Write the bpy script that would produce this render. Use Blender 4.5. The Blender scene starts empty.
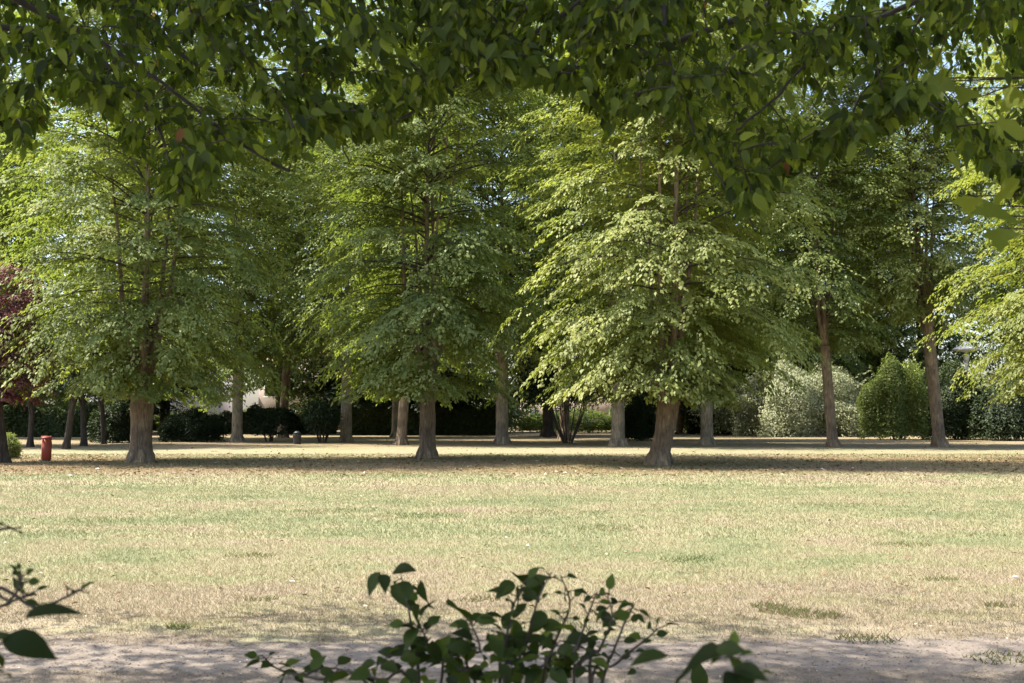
import bpy, math
import numpy as np
from mathutils import Vector, Matrix

scene = bpy.context.scene
COL = scene.collection
rad = math.radians

# ------------------------------------------------------------------ camera
CAM_H, F_PX, HORIZ = 1.65, 1100.0, 416.0
PITCH = math.atan((HORIZ - 341.5) / F_PX)
cam_d = bpy.data.cameras.new("camera")
cam_d.sensor_width = 36.0
cam_d.lens = 36.0 * F_PX / 1024.0
cam_d.clip_start, cam_d.clip_end = 0.05, 6000.0
cam_d.dof.use_dof = True
cam_d.dof.focus_distance = 36.0
cam_d.dof.aperture_fstop = 9.0
cam = bpy.data.objects.new("camera", cam_d)
cam.location = (0, 0, CAM_H)
cam.rotation_euler = (rad(90) + PITCH, 0, 0)
COL.objects.link(cam)
scene.camera = cam

# ------------------------------------------------------------------ light
SUN_EL, SUN_AZ = rad(59.0), math.atan2(-0.98, 0.10)      # high and to the left
sun_dir = Vector((math.sin(SUN_AZ) * math.cos(SUN_EL), math.cos(SUN_AZ) * math.cos(SUN_EL), math.sin(SUN_EL)))
world = bpy.data.worlds.new("World")
scene.world = world
world.use_nodes = True
wn, wl = world.node_tree.nodes, world.node_tree.links
wn.clear()
w_out = wn.new("ShaderNodeOutputWorld")
w_bg = wn.new("ShaderNodeBackground")
w_sky = wn.new("ShaderNodeTexSky")
w_sky.sky_type = 'NISHITA'
w_sky.sun_disc = False
w_sky.sun_elevation = SUN_EL
w_sky.sun_rotation = SUN_AZ
w_sky.air_density, w_sky.dust_density, w_sky.ozone_density = 1.0, 3.0, 1.0
w_bg.inputs["Strength"].default_value = 0.15
wl.new(w_sky.outputs[0], w_bg.inputs[0])
wl.new(w_bg.outputs[0], w_out.inputs[0])
sun_d = bpy.data.lights.new("sun", 'SUN')
sun_d.energy = 4.6
sun_d.angle = rad(0.53)
sun_d.color = (1.0, 0.93, 0.82)
sun = bpy.data.objects.new("sun", sun_d)
sun.rotation_euler = (-sun_dir).to_track_quat('-Z', 'Y').to_euler()
sun.location = (-20, -30, 40)
COL.objects.link(sun)

scene.view_settings.view_transform = 'Standard'
scene.view_settings.look = 'None'
scene.view_settings.exposure = 1.55
scene.view_settings.gamma = 1.0
scene.cycles.max_bounces = 8
scene.cycles.diffuse_bounces = 3
scene.cycles.transmission_bounces = 6
scene.cycles.use_denoising = True
scene.cycles.sample_clamp_indirect = 6.0

# ------------------------------------------------------------------ helpers
CAM_M = cam.rotation_euler.to_matrix()


def ray(px, py):
    return CAM_M @ Vector(((px - 512.0) / F_PX, (341.5 - py) / F_PX, -1.0))


def at(px, py, depth):
    """point seen at that pixel, `depth` metres in front of the camera"""
    return np.array(Vector((0, 0, CAM_H)) + ray(px, py) * depth)


def ground_at(px, py):
    r = ray(px, py)
    return np.array(Vector((0, 0, CAM_H)) + r * (-CAM_H / r.z))


def height_at(py, dist):
    """world height seen at pixel row py on a thing `dist` metres away (y)"""
    r = ray(512, py)
    return CAM_H + r.z / r.y * dist


def tag(o, label=None, cat=None, group=None, kind=None):
    for k, v in (("label", label), ("category", cat), ("group", group), ("kind", kind)):
        if v:
            o[k] = v
    return o


def empty(name, loc, rz=0.0):
    o = bpy.data.objects.new(name, None)
    o.location = loc
    o.rotation_euler = (0, 0, rz)
    o.empty_display_size = 0.3
    COL.objects.link(o)
    return o


class MB:
    """collects pieces and links them as one mesh object"""
    def __init__(self):
        self.v, self.f, self.t, self.m, self.n = [], [], [], [], 0

    def add(self, verts, faces, tint=0.5, mat=0):
        verts = np.asarray(verts, dtype=np.float64).reshape(-1, 3)
        faces = np.asarray(faces, dtype=np.int64)
        self.v.append(verts)
        self.f.append(faces + self.n)
        self.t.append(np.broadcast_to(np.asarray(tint, dtype=np.float64), (len(faces),)))
        self.m.append(np.full(len(faces), mat))
        self.n += len(verts)

    def box(self, c, s, tint=0.5, mat=0, rz=0.0):
        x, y, z = [0.5 * a for a in s]
        v = np.array([[-x, -y, -z], [x, -y, -z], [x, y, -z], [-x, y, -z], [-x, -y, z], [x, -y, z], [x, y, z], [-x, y, z]])
        ca, sa = math.cos(rz), math.sin(rz)
        v = v @ np.array([[ca, sa, 0], [-sa, ca, 0], [0, 0, 1]]) + np.array(c)
        self.add(v, [[0, 3, 2, 1], [4, 5, 6, 7], [0, 1, 5, 4], [1, 2, 6, 5], [2, 3, 7, 6], [3, 0, 4, 7]], tint, mat)

    def tube(self, pts, radii, k=8, rough=None, rng=None, tint=0.5, mat=0):
        pts = np.asarray(pts, float)
        n = len(pts)
        radii = np.broadcast_to(np.asarray(radii, float), (n,))
        tan = np.gradient(pts, axis=0)
        tan /= np.linalg.norm(tan, axis=1)[:, None] + 1e-12
        ref = np.array([0.0, 1.0, 0.0]) if abs(tan[0, 1]) < 0.85 else np.array([1.0, 0.0, 0.0])
        a = np.cross(tan, ref)
        a /= np.linalg.norm(a, axis=1)[:, None] + 1e-12
        b = np.cross(tan, a)
        th = np.arange(k) * 2 * math.pi / k
        r = np.repeat(radii[:, None], k, 1)
        if rough is not None:
            r = r * (1 + rough * rng.normal(size=(1, k)) + 0.5 * rough * rng.normal(size=(n, k)))
        v = pts[:, None, :] + r[:, :, None] * (np.cos(th)[None, :, None] * a[:, None, :] + np.sin(th)[None, :, None] * b[:, None, :])
        i, j = np.meshgrid(np.arange(n - 1), np.arange(k), indexing='ij')
        j2 = (j + 1) % k
        f = np.stack([i * k + j, i * k + j2, (i + 1) * k + j2, (i + 1) * k + j], -1).reshape(-1, 4)
        self.add(v.reshape(-1, 3), f, tint, mat)
        tip = np.vstack([v[-1], pts[-1] + tan[-1] * radii[-1] * 0.4])
        q = np.arange(k)
        self.add(tip, np.stack([q, (q + 1) % k, np.full(k, k), np.full(k, k)], -1), tint, mat)

    def lathe(self, prof, c=(0, 0, 0), k=20, tint=0.5, mat=0):
        prof = np.asarray(prof, float)
        th = np.arange(k) * 2 * math.pi / k
        v = np.stack([prof[:, None, 0] * np.cos(th), prof[:, None, 0] * np.sin(th), np.repeat(prof[:, 1:2], k, 1)], -1) + np.array(c)
        n = len(prof)
        i, j = np.meshgrid(np.arange(n - 1), np.arange(k), indexing='ij')
        j2 = (j + 1) % k
        f = np.stack([i * k + j, i * k + j2, (i + 1) * k + j2, (i + 1) * k + j], -1).reshape(-1, 4)
        self.add(v.reshape(-1, 3), f, tint, mat)

    def build(self, name, mats, parent=None, smooth=False, loc=None):
        V = np.concatenate(self.v)
        F = np.concatenate(self.f)
        T = np.concatenate(self.t)
        M = np.concatenate(self.m)
        tri = F[:, 2] == F[:, 3]
        sizes = np.where(tri, 3, 4)
        starts = np.concatenate([[0], np.cumsum(sizes)[:-1]])
        keep = np.ones(F.shape, bool)
        keep[tri, 3] = False
        loops = F[keep]
        me = bpy.data.meshes.new(name)
        me.vertices.add(len(V))
        me.vertices.foreach_set("co", V.astype(np.float32).ravel())
        me.loops.add(len(loops))
        me.loops.foreach_set("vertex_index", loops.astype(np.int32))
        me.polygons.add(len(F))
        me.polygons.foreach_set("loop_start", starts.astype(np.int32))
        me.polygons.foreach_set("loop_total", sizes.astype(np.int32))
        if smooth:
            me.polygons.foreach_set("use_smooth", np.ones(len(F), bool))
        mats = mats if isinstance(mats, (list, tuple)) else [mats]
        for m in mats:
            me.materials.append(m)
        if len(mats) > 1:
            me.polygons.foreach_set("material_index", M.astype(np.int32))
        at_ = me.attributes.new("tint", 'FLOAT', 'FACE')
        at_.data.foreach_set("value", T.astype(np.float32))
        me.update(calc_edges=True)
        o = bpy.data.objects.new(name, me)
        if loc is not None:
            o.location = loc
        COL.objects.link(o)
        if parent is not None:
            o.parent = parent
        return o


def unit(a):
    return a / (np.linalg.norm(a, axis=-1, keepdims=True) + 1e-12)


# leaf templates: (u along the leaf, v across, w off its plane), all for a leaf of length 1
KITE_V = np.array([[0, 0, 0], [0.40, 0.30, 0.05], [1, 0, -0.10], [0.40, -0.30, 0.05]])
KITE_F = np.array([[0, 3, 2, 1]])


def ovate(width, fold=0.12, curl=0.15, sharp=1.0):
    us = np.array([0.0, 0.10, 0.26, 0.45, 0.65, 0.84, 1.0])
    ws = np.array([0.02, 0.55, 0.93, 1.0, 0.78, 0.36 * sharp, 0.0]) * 0.5 * width
    v = []
    for u, w in zip(us, ws):
        z = -curl * u * u
        v += [[u, w, z + fold * w * 2], [u, 0, z], [u, -w, z + fold * w * 2]]
    f = []
    for i in range(len(us) - 1):
        a, b = 3 * i, 3 * i + 3
        f += [[a, a + 1, b + 1, b], [a + 1, a + 2, b + 2, b + 1]]
    return np.array(v), np.array(f)


BEECH = ovate(0.45, 0.16, 0.26)
BROAD = ovate(0.60, 0.18, 0.24)
SMALL = ovate(0.55, 0.2, 0.1)


def lobed():
    pts = []
    spec = [(0.0, 0.04), (0.10, 0.26), (0.02, 0.40), (0.20, 0.42), (0.34, 0.60), (0.44, 0.50), (0.47, 0.38), (0.58, 0.22),
            (0.72, 0.30), (0.78, 0.16), (1.0, 0.0)]
    for u, v in spec:
        pts.append([u, v, 0.10 * abs(v) - 0.12 * u * u])
    for u, v in spec[-2::-1]:
        pts.append([u, -v, 0.10 * abs(v) - 0.12 * u * u])
    n = len(pts)
    pts.append([0.36, 0.0, -0.02])
    return np.array(pts), np.array([[i, (i + 1) % n, n, n] for i in range(n)])


LOBED = lobed()


def leaves(mb, tmpl, base, d, nrm, L, tint, mat=0):
    TV, TF = tmpl
    base, d, nrm = np.asarray(base), unit(np.asarray(d)), np.asarray(nrm)
    s = unit(np.cross(nrm, d))
    nn = np.cross(d, s)
    L = np.broadcast_to(np.asarray(L, float), (len(base),))
    v = base[:, None, :] + L[:, None, None] * (TV[None, :, 0:1] * d[:, None, :] + TV[None, :, 1:2] * s[:, None, :] + TV[None, :, 2:3] * nn[:, None, :])
    k = len(TV)
    f = (np.arange(len(base)) * k)[:, None, None] + TF[None]
    t = np.repeat(np.broadcast_to(tint, (len(base),)), len(TF))
    mb.add(v.reshape(-1, 3), f.reshape(-1, 4), t, mat)


# ------------------------------------------------------------------ materials
def new_mat(name):
    m = bpy.data.materials.new(name)
    m.use_nodes = True
    n, l = m.node_tree.nodes, m.node_tree.links
    n.clear()
    out = n.new("ShaderNodeOutputMaterial")
    return m, n, l, out


def ramp(n, stops):
    r = n.new("ShaderNodeValToRGB")
    el = r.color_ramp.elements
    while len(el) < len(stops):
        el.new(0.5)
    for e, (p, c) in zip(el, stops):
        e.position = p
        e.color = (*c, 1)
    return r


def noise(n, l, coord, scale, detail=4.0, rough=0.55, dist=0.0):
    t = n.new("ShaderNodeTexNoise")
    t.inputs["Scale"].default_value = scale
    t.inputs["Detail"].default_value = detail
    t.inputs["Roughness"].default_value = rough
    t.inputs["Distortion"].default_value = dist
    if coord is not None:
        l.new(coord, t.inputs["Vector"])
    return t


def mapping(n, l, coord, scale):
    mp = n.new("ShaderNodeMapping")
    mp.inputs["Scale"].default_value = scale
    l.new(coord, mp.inputs["Vector"])
    return mp.outputs[0]


def math_node(n, l, op, a, b=None, clamp=False):
    m = n.new("ShaderNodeMath")
    m.operation = op
    m.use_clamp = clamp
    for i, x in enumerate((a, b)):
        if x is None:
            continue
        if isinstance(x, (int, float)):
            m.inputs[i].default_value = x
        else:
            l.new(x, m.inputs[i])
    return m.outputs[0]


def mix_rgb(n, l, fac, a, b, mode='MIX'):
    m = n.new("ShaderNodeMix")
    m.data_type = 'RGBA'
    m.blend_type = mode
    for sock, x in ((m.inputs[0], fac), (m.inputs[6], a), (m.inputs[7], b)):
        if isinstance(x, (int, float)):
            sock.default_value = x
        elif isinstance(x, tuple):
            sock.default_value = (*x, 1)
        else:
            l.new(x, sock)
    return m.outputs[2]


def leaf_mat(name, stops, trans=0.38, gloss=0.025, warm=(1.25, 1.3, 0.6), rough=0.55):
    m, n, l, out = new_mat(name)
    a = n.new("ShaderNodeAttribute")
    a.attribute_name = "tint"
    r = ramp(n, stops)
    l.new(a.outputs["Fac"], r.inputs[0])
    df = n.new("ShaderNodeBsdfDiffuse")
    l.new(r.outputs[0], df.inputs[0])
    tr = n.new("ShaderNodeBsdfTranslucent")
    l.new(mix_rgb(n, l, 1.0, r.outputs[0], warm, 'MULTIPLY'), tr.inputs[0])
    mx = n.new("ShaderNodeMixShader")
    mx.inputs[0].default_value = trans
    l.new(df.outputs[0], mx.inputs[1])
    l.new(tr.outputs[0], mx.inputs[2])
    gl = n.new("ShaderNodeBsdfGlossy")
    gl.inputs["Roughness"].default_value = rough
    m2 = n.new("ShaderNodeMixShader")
    m2.inputs[0].default_value = gloss
    l.new(mx.outputs[0], m2.inputs[1])
    l.new(gl.outputs[0], m2.inputs[2])
    l.new(m2.outputs[0], out.inputs[0])
    return m


def bark_mat(name, c0, c1, c2, scale=1.0):
    m, n, l, out = new_mat(name)
    tc = n.new("ShaderNodeTexCoord")
    st = mapping(n, l, tc.outputs["Object"], (14 * scale, 14 * scale, 2.6 * scale))
    n1 = noise(n, l, st, 1.0, 6, 0.65, 0.6)
    n2 = noise(n, l, tc.outputs["Object"], 1.3, 3)
    c = ramp(n, [(0.30, c0), (0.52, c1), (0.75, c2)])
    l.new(n1.outputs[0], c.inputs[0])
    bl = ramp(n, [(0.35, (0.65, 0.62, 0.58)), (0.65, (1.15, 1.1, 1.0))])
    l.new(n2.outputs[0], bl.inputs[0])
    p = n.new("ShaderNodeBsdfPrincipled")
    p.inputs["Roughness"].default_value = 0.9
    l.new(mix_rgb(n, l, 1.0, c.outputs[0], bl.outputs[0], 'MULTIPLY'), p.inputs["Base Color"])
    b = n.new("ShaderNodeBump")
    b.inputs["Strength"].default_value = 1.0
    b.inputs["Distance"].default_value = 0.06
    l.new(n1.outputs[0], b.inputs["Height"])
    l.new(b.outputs[0], p.inputs["Normal"])
    l.new(p.outputs[0], out.inputs[0])
    return m


def plain_mat(name, c, rough=0.6, var=0.25, scale=6.0, metal=0.0, bump=0.0):
    m, n, l, out = new_mat(name)
    tc = n.new("ShaderNodeTexCoord")
    n1 = noise(n, l, tc.outputs["Object"], scale, 6, 0.6)
    r = ramp(n, [(0.3, tuple(x * (1 - var) for x in c)), (0.7, tuple(min(1, x * (1 + var)) for x in c))])
    l.new(n1.outputs[0], r.inputs[0])
    p = n.new("ShaderNodeBsdfPrincipled")
    p.inputs["Roughness"].default_value = rough
    p.inputs["Metallic"].default_value = metal
    l.new(r.outputs[0], p.inputs["Base Color"])
    if bump:
        b = n.new("ShaderNodeBump")
        b.inputs["Strength"].default_value = bump
        b.inputs["Distance"].default_value = 0.02
        l.new(n1.outputs[0], b.inputs["Height"])
        l.new(b.outputs[0], p.inputs["Normal"])
    l.new(p.outputs[0], out.inputs[0])
    return m


def lawn_colour(n, l):
    """colour of the dry lawn from the place in the world: straw, green and bare patches"""
    g = n.new("ShaderNodeNewGeometry")
    pos = g.outputs["Position"]
    xyz = n.new("ShaderNodeSeparateXYZ")
    l.new(pos, xyz.inputs[0])
    big = noise(n, l, mapping(n, l, pos, (0.15, 0.22, 0)), 1.0, 3, 0.6)
    mid = noise(n, l, mapping(n, l, pos, (0.8, 1.0, 0)), 1.0, 5, 0.65)
    fine = noise(n, l, pos, 7.0, 6, 0.7)
    y = xyz.outputs[1]
    # how green: most between 12 and 24 m out, dry near the path and beyond
    gr = n.new("ShaderNodeMapRange")
    gr.interpolation_type = 'SMOOTHSTEP'
    for k, v in zip((1, 2, 3, 4), (9.3, 14.5, -0.26, 0.06)):
        gr.inputs[k].default_value = v
    l.new(y, gr.inputs[0])
    far = n.new("ShaderNodeMapRange")
    far.interpolation_type = 'SMOOTHSTEP'
    for k, v in zip((1, 2, 3, 4), (21.0, 29.0, 0.0, -0.10)):
        far.inputs[k].default_value = v
    l.new(y, far.inputs[0])
    s = math_node(n, l, 'ADD', gr.outputs[0], far.outputs[0])
    s = math_node(n, l, 'ADD', s, math_node(n, l, 'MULTIPLY', math_node(n, l, 'SUBTRACT', big.outputs[0], 0.5), 1.7))
    s = math_node(n, l, 'ADD', s, math_node(n, l, 'MULTIPLY', math_node(n, l, 'SUBTRACT', mid.outputs[0], 0.5), 1.5))
    s = math_node(n, l, 'ADD', s, math_node(n, l, 'MULTIPLY', math_node(n, l, 'SUBTRACT', fine.outputs[0], 0.5), 0.7))
    s = math_node(n, l, 'ADD', s, 0.5)
    r = ramp(n, [(0.12, (0.25, 0.210, 0.145)), (0.42, (0.245, 0.226, 0.135)), (0.62, (0.205, 0.212, 0.116)), (0.95, (0.15, 0.168, 0.085))])
    l.new(s, r.inputs[0])
    col = r.outputs[0]
    return pos, y, mid, fine, big, col


def ground_mat():
    m, n, l, out = new_mat("dry_lawn")
    pos, y, mid, fine, big, col = lawn_colour(n, l)
    # trodden earth beside the path
    d = math_node(n, l, 'ABSOLUTE', math_node(n, l, 'SUBTRACT', y, 7.55))
    d = math_node(n, l, 'ADD', d, math_node(n, l, 'MULTIPLY', math_node(n, l, 'SUBTRACT', mid.outputs[0], 0.5), 1.5))
    d = math_node(n, l, 'ADD', d, math_node(n, l, 'MULTIPLY', math_node(n, l, 'SUBTRACT', fine.outputs[0], 0.5), 0.7))
    mr = n.new("ShaderNodeMapRange")
    for k, v in zip((1, 2, 3, 4), (0.55, 1.05, 1.0, 0.0)):
        mr.inputs[k].default_value = v
    l.new(d, mr.inputs[0])
    er = ramp(n, [(0.3, (0.105, 0.086, 0.067)), (0.7, (0.225, 0.187, 0.147))])
    l.new(fine.outputs[0], er.inputs[0])
    col = mix_rgb(n, l, mr.outputs[0], col, er.outputs[0])
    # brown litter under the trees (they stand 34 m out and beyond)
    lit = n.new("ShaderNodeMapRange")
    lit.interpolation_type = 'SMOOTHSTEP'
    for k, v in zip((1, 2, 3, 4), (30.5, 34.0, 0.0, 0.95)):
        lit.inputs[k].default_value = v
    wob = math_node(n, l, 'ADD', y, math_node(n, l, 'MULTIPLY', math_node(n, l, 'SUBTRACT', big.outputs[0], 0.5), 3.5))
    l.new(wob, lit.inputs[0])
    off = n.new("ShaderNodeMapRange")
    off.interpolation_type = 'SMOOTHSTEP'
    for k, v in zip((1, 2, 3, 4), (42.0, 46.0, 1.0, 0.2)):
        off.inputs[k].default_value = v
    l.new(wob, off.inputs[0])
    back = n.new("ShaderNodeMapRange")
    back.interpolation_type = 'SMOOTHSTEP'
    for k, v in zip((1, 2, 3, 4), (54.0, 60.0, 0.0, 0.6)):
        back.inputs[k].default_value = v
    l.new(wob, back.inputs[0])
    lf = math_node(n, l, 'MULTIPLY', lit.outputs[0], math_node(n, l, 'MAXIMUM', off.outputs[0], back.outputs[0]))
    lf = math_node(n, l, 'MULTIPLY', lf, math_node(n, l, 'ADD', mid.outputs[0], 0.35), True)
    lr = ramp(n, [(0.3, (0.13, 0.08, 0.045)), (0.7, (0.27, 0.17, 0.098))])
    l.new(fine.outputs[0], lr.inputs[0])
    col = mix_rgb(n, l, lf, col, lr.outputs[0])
    p = n.new("ShaderNodeBsdfPrincipled")
    p.inputs["Roughness"].default_value = 0.95
    p.inputs["Specular IOR Level"].default_value = 0.15
    l.new(col, p.inputs["Base Color"])
    hs = noise(n, l, pos, 22.0, 5, 0.7)
    b = n.new("ShaderNodeBump")
    b.inputs["Strength"].default_value = 0.8
    b.inputs["Distance"].default_value = 0.04
    l.new(hs.outputs[0], b.inputs["Height"])
    l.new(b.outputs[0], p.inputs["Normal"])
    l.new(p.outputs[0], out.inputs[0])
    return m


def grass_mat():
    m, n, l, out = new_mat("dry_grass_blades")
    pos, y, mid, fine, big, col = lawn_colour(n, l)
    a = n.new("ShaderNodeAttribute")
    a.attribute_name = "tint"
    r = ramp(n, [(0.0, (0.45, 0.62, 0.34)), (0.12, (0.75, 0.85, 0.6)), (0.5, (1.0, 1.0, 0.95)), (1.0, (1.35, 1.2, 1.1))])
    l.new(a.outputs["Fac"], r.inputs[0])
    c = mix_rgb(n, l, 1.0, col, r.outputs[0], 'MULTIPLY')
    df = n.new("ShaderNodeBsdfDiffuse")
    tr = n.new("ShaderNodeBsdfTranslucent")
    l.new(c, df.inputs[0])
    l.new(c, tr.inputs[0])
    mx = n.new("ShaderNodeMixShader")
    mx.inputs[0].default_value = 0.3
    l.new(df.outputs[0], mx.inputs[1])
    l.new(tr.outputs[0], mx.inputs[2])
    l.new(mx.outputs[0], out.inputs[0])
    return m


def path_mat():
    m, n, l, out = new_mat("worn_path")
    tc = n.new("ShaderNodeTexCoord")
    n1 = noise(n, l, tc.outputs["Object"], 0.9, 5, 0.6)
    n2 = noise(n, l, tc.outputs["Object"], 34.0, 6, 0.75)
    c = ramp(n, [(0.3, (0.128, 0.104, 0.082)), (0.7, (0.185, 0.153, 0.122))])
    l.new(n1.outputs[0], c.inputs[0])
    g = ramp(n, [(0.35, (0.72, 0.71, 0.70)), (0.65, (1.2, 1.2, 1.19))])
    l.new(n2.outputs[0], g.inputs[0])
    p = n.new("ShaderNodeBsdfPrincipled")
    p.inputs["Roughness"].default_value = 0.9
    l.new(mix_rgb(n, l, 1.0, c.outputs[0], g.outputs[0], 'MULTIPLY'), p.inputs["Base Color"])
    b = n.new("ShaderNodeBump")
    b.inputs["Strength"].default_value = 0.35
    b.inputs["Distance"].default_value = 0.01
    l.new(n2.outputs[0], b.inputs["Height"])
    l.new(b.outputs[0], p.inputs["Normal"])
    l.new(p.outputs[0], out.inputs[0])
    return m


G_FRONT = leaf_mat("front_tree_leaf", [(0.0, (0.095, 0.135, 0.036)), (0.5, (0.18, 0.222, 0.060)), (1.0, (0.30, 0.32, 0.09))], 0.480, 0.025)
G_YELLOW = leaf_mat("yellowish_leaf", [(0.0, (0.12, 0.155, 0.038)), (0.5, (0.225, 0.255, 0.068)), (1.0, (0.36, 0.36, 0.11))], 0.48, 0.025)
G_BACK = leaf_mat("back_tree_leaf", [(0.0, (0.075, 0.11, 0.028)), (0.5, (0.145, 0.185, 0.047)), (1.0, (0.24, 0.27, 0.075))], 0.46, 0.025)
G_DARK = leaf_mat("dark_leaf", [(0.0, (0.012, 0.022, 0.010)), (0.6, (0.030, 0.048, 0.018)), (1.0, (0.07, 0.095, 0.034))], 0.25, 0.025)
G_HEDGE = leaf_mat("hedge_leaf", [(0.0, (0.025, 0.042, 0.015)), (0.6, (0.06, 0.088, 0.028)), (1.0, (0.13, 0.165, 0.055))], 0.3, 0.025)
G_GREY = leaf_mat("grey_green_leaf", [(0.0, (0.13, 0.15, 0.07)), (0.5, (0.24, 0.26, 0.14)), (1.0, (0.36, 0.37, 0.22))], 0.25, 0.025, (1.1, 1.15, 0.8))
G_LIGHT = leaf_mat("light_green_leaf", [(0.0, (0.08, 0.12, 0.03)), (0.5, (0.16, 0.21, 0.06)), (1.0, (0.27, 0.30, 0.10))], 0.35, 0.025)
G_PLUM = leaf_mat("purple_leaf", [(0.0, (0.07, 0.03, 0.032)), (0.5, (0.18, 0.085, 0.085)), (1.0, (0.36, 0.22, 0.19))], 0.25, 0.025, (1.3, 0.8, 0.7))
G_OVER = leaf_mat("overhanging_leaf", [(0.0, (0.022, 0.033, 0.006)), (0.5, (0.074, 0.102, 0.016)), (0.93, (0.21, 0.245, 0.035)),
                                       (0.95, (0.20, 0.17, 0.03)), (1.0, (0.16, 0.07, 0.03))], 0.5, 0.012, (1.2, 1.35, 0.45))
G_MAPLE = leaf_mat("lobed_leaf", [(0.0, (0.13, 0.17, 0.02)), (1.0, (0.22, 0.25, 0.03))], 0.55, 0.025, (1.4, 1.4, 0.45))
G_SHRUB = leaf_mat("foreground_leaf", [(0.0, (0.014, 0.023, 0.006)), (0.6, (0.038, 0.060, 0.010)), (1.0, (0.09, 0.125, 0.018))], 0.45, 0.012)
GRIT = leaf_mat("path_grit", [(0.0, (0.06, 0.05, 0.04)), (0.4, (0.115, 0.095, 0.075)), (0.85, (0.18, 0.15, 0.12)), (1.0, (0.27, 0.24, 0.2))], 0.0, 0.02)
LITTER = leaf_mat("fallen_leaf", [(0.0, (0.07, 0.038, 0.02)), (0.6, (0.17, 0.10, 0.055)), (0.9, (0.29, 0.22, 0.12)), (1.0, (0.45, 0.42, 0.34))], 0.1, 0.025)
BARK = bark_mat("brown_bark", (0.085, 0.06, 0.042), (0.205, 0.155, 0.108), (0.35, 0.285, 0.21))
BARK_GREY = bark_mat("grey_bark", (0.12, 0.10, 0.075), (0.26, 0.22, 0.165), (0.42, 0.365, 0.285))
BARK_DARK = bark_mat("dark_bark", (0.025, 0.018, 0.014), (0.06, 0.045, 0.035), (0.11, 0.085, 0.065))
TWIG = plain_mat("twig_bark", (0.035, 0.026, 0.02), 0.85, 0.4, 40)

# ------------------------------------------------------------------ ground and path
gb = MB()
gx = np.concatenate([[-2500, -400], np.linspace(-80, 80, 33), [400, 2500]])
gy = np.concatenate([[-2500, -200], np.linspace(-20, 140, 33), [500, 4000]])
GX, GY = np.meshgrid(gx, gy, indexing='ij')
gv = np.stack([GX, GY, np.zeros_like(GX)], -1).reshape(-1, 3)
ni, nj = len(gx), len(gy)
I, J = np.meshgrid(np.arange(ni - 1), np.arange(nj - 1), indexing='ij')
gb.add(gv, np.stack([I * nj + J, (I + 1) * nj + J, (I + 1) * nj + J + 1, I * nj + J + 1], -1).reshape(-1, 4))
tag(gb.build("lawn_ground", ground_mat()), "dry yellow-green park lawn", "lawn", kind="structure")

rng = np.random.default_rng(5)
NP = 2400
xs = np.linspace(-45, 45, NP)


def wob(seed, a):
    r = np.random.default_rng(seed)
    return sum(a / k * np.sin(xs * 0.35 * k * r.uniform(0.8, 1.3) + r.uniform(0, 6)) for k in (1, 2, 3, 5, 8, 13))


pb = MB()
ye, yn = 8.18 + wob(1, 0.10) + 0.05 * np.convolve(rng.normal(0, 1, NP), np.ones(3) / 2, 'same'), 7.25 + wob(2, 0.10) + 0.05 * np.convolve(rng.normal(0, 1, NP), np.ones(3) / 2, 'same')
rows = [(yn - 0.10, -0.004), (yn, 0.004), (ye, 0.004), (ye + 0.10, -0.004)]      # the rims dip into the earth
pv = np.concatenate([np.stack([xs, yy_, np.full(NP, zz_)], -1) for yy_, zz_ in rows])
q = np.arange(NP - 1)
for r_ in range(3):
    pb.add(pv[r_ * NP:(r_ + 2) * NP], np.stack([q, q + 1, q + NP + 1, q + NP], -1))
tag(pb.build("footpath", path_mat()), "narrow worn grey footpath across the front of the lawn", "path", kind="structure")

# ------------------------------------------------------------------ grass blades and fallen leaves
gr = np.random.default_rng(11)
gm = MB()


def scatter_blades(n, y0, y1, h, w, margin=3.0, power=1.0):
    y = y0 + (y1 - y0) * gr.random(n) ** power
    x = gr.uniform(-1, 1, n) * (y * 0.47 + margin)
    # thin out on the path and its earth edges
    dp = np.abs(y - 7.7) + 0.10 * np.sin(x * 3.1) * np.sin(x * 1.3 + 2) + 0.08 * np.sin(x * 7.7 + y * 3) + 0.05 * np.sin(x * 17 + 1)
    patch = 0.5 + 0.5 * np.sin(x * 2.3 + 1.7 * np.sin(y * 2.9)) * np.sin(y * 4.1 + x * 0.9)
    keep = (gr.random(n) < np.clip((dp - 0.38) * 1.1, 0.012, 1) * np.where(dp < 1.3, 0.35 + 0.65 * patch, 1))
    x, y = x[keep], y[keep]
    n = len(x)
    hh = h * gr.uniform(0.4, 1.3, n)
    a = gr.uniform(0, 2 * math.pi, n)
    lean = gr.uniform(0.3, 1.3, n) * hh
    la = gr.uniform(0, 2 * math.pi, n)
    b0 = np.stack([x - np.cos(a) * w / 2, y - np.sin(a) * w / 2, np.zeros(n) - 0.003], -1)
    b1 = np.stack([x + np.cos(a) * w / 2, y + np.sin(a) * w / 2, np.zeros(n) - 0.003], -1)
    tp = np.stack([x + np.cos(la) * lean, y + np.sin(la) * lean, hh], -1)
    v = np.stack([b0, b1, tp], 1).reshape(-1, 3)
    i = np.arange(n) * 3
    gm.add(v, np.stack([i, i + 1, i + 2, i + 2], -1), np.clip(gr.normal(0.55, 0.2, n), 0.13, 1))


scatter_blades(110000, 5.6, 8.6, 0.028, 0.004)
scatter_blades(330000, 8.0, 15.0, 0.032, 0.0055, power=1.2)
scatter_blades(200000, 15.0, 26.0, 0.04, 0.010)
scatter_blades(130000, 26.0, 48.0, 0.05, 0.02)
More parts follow.
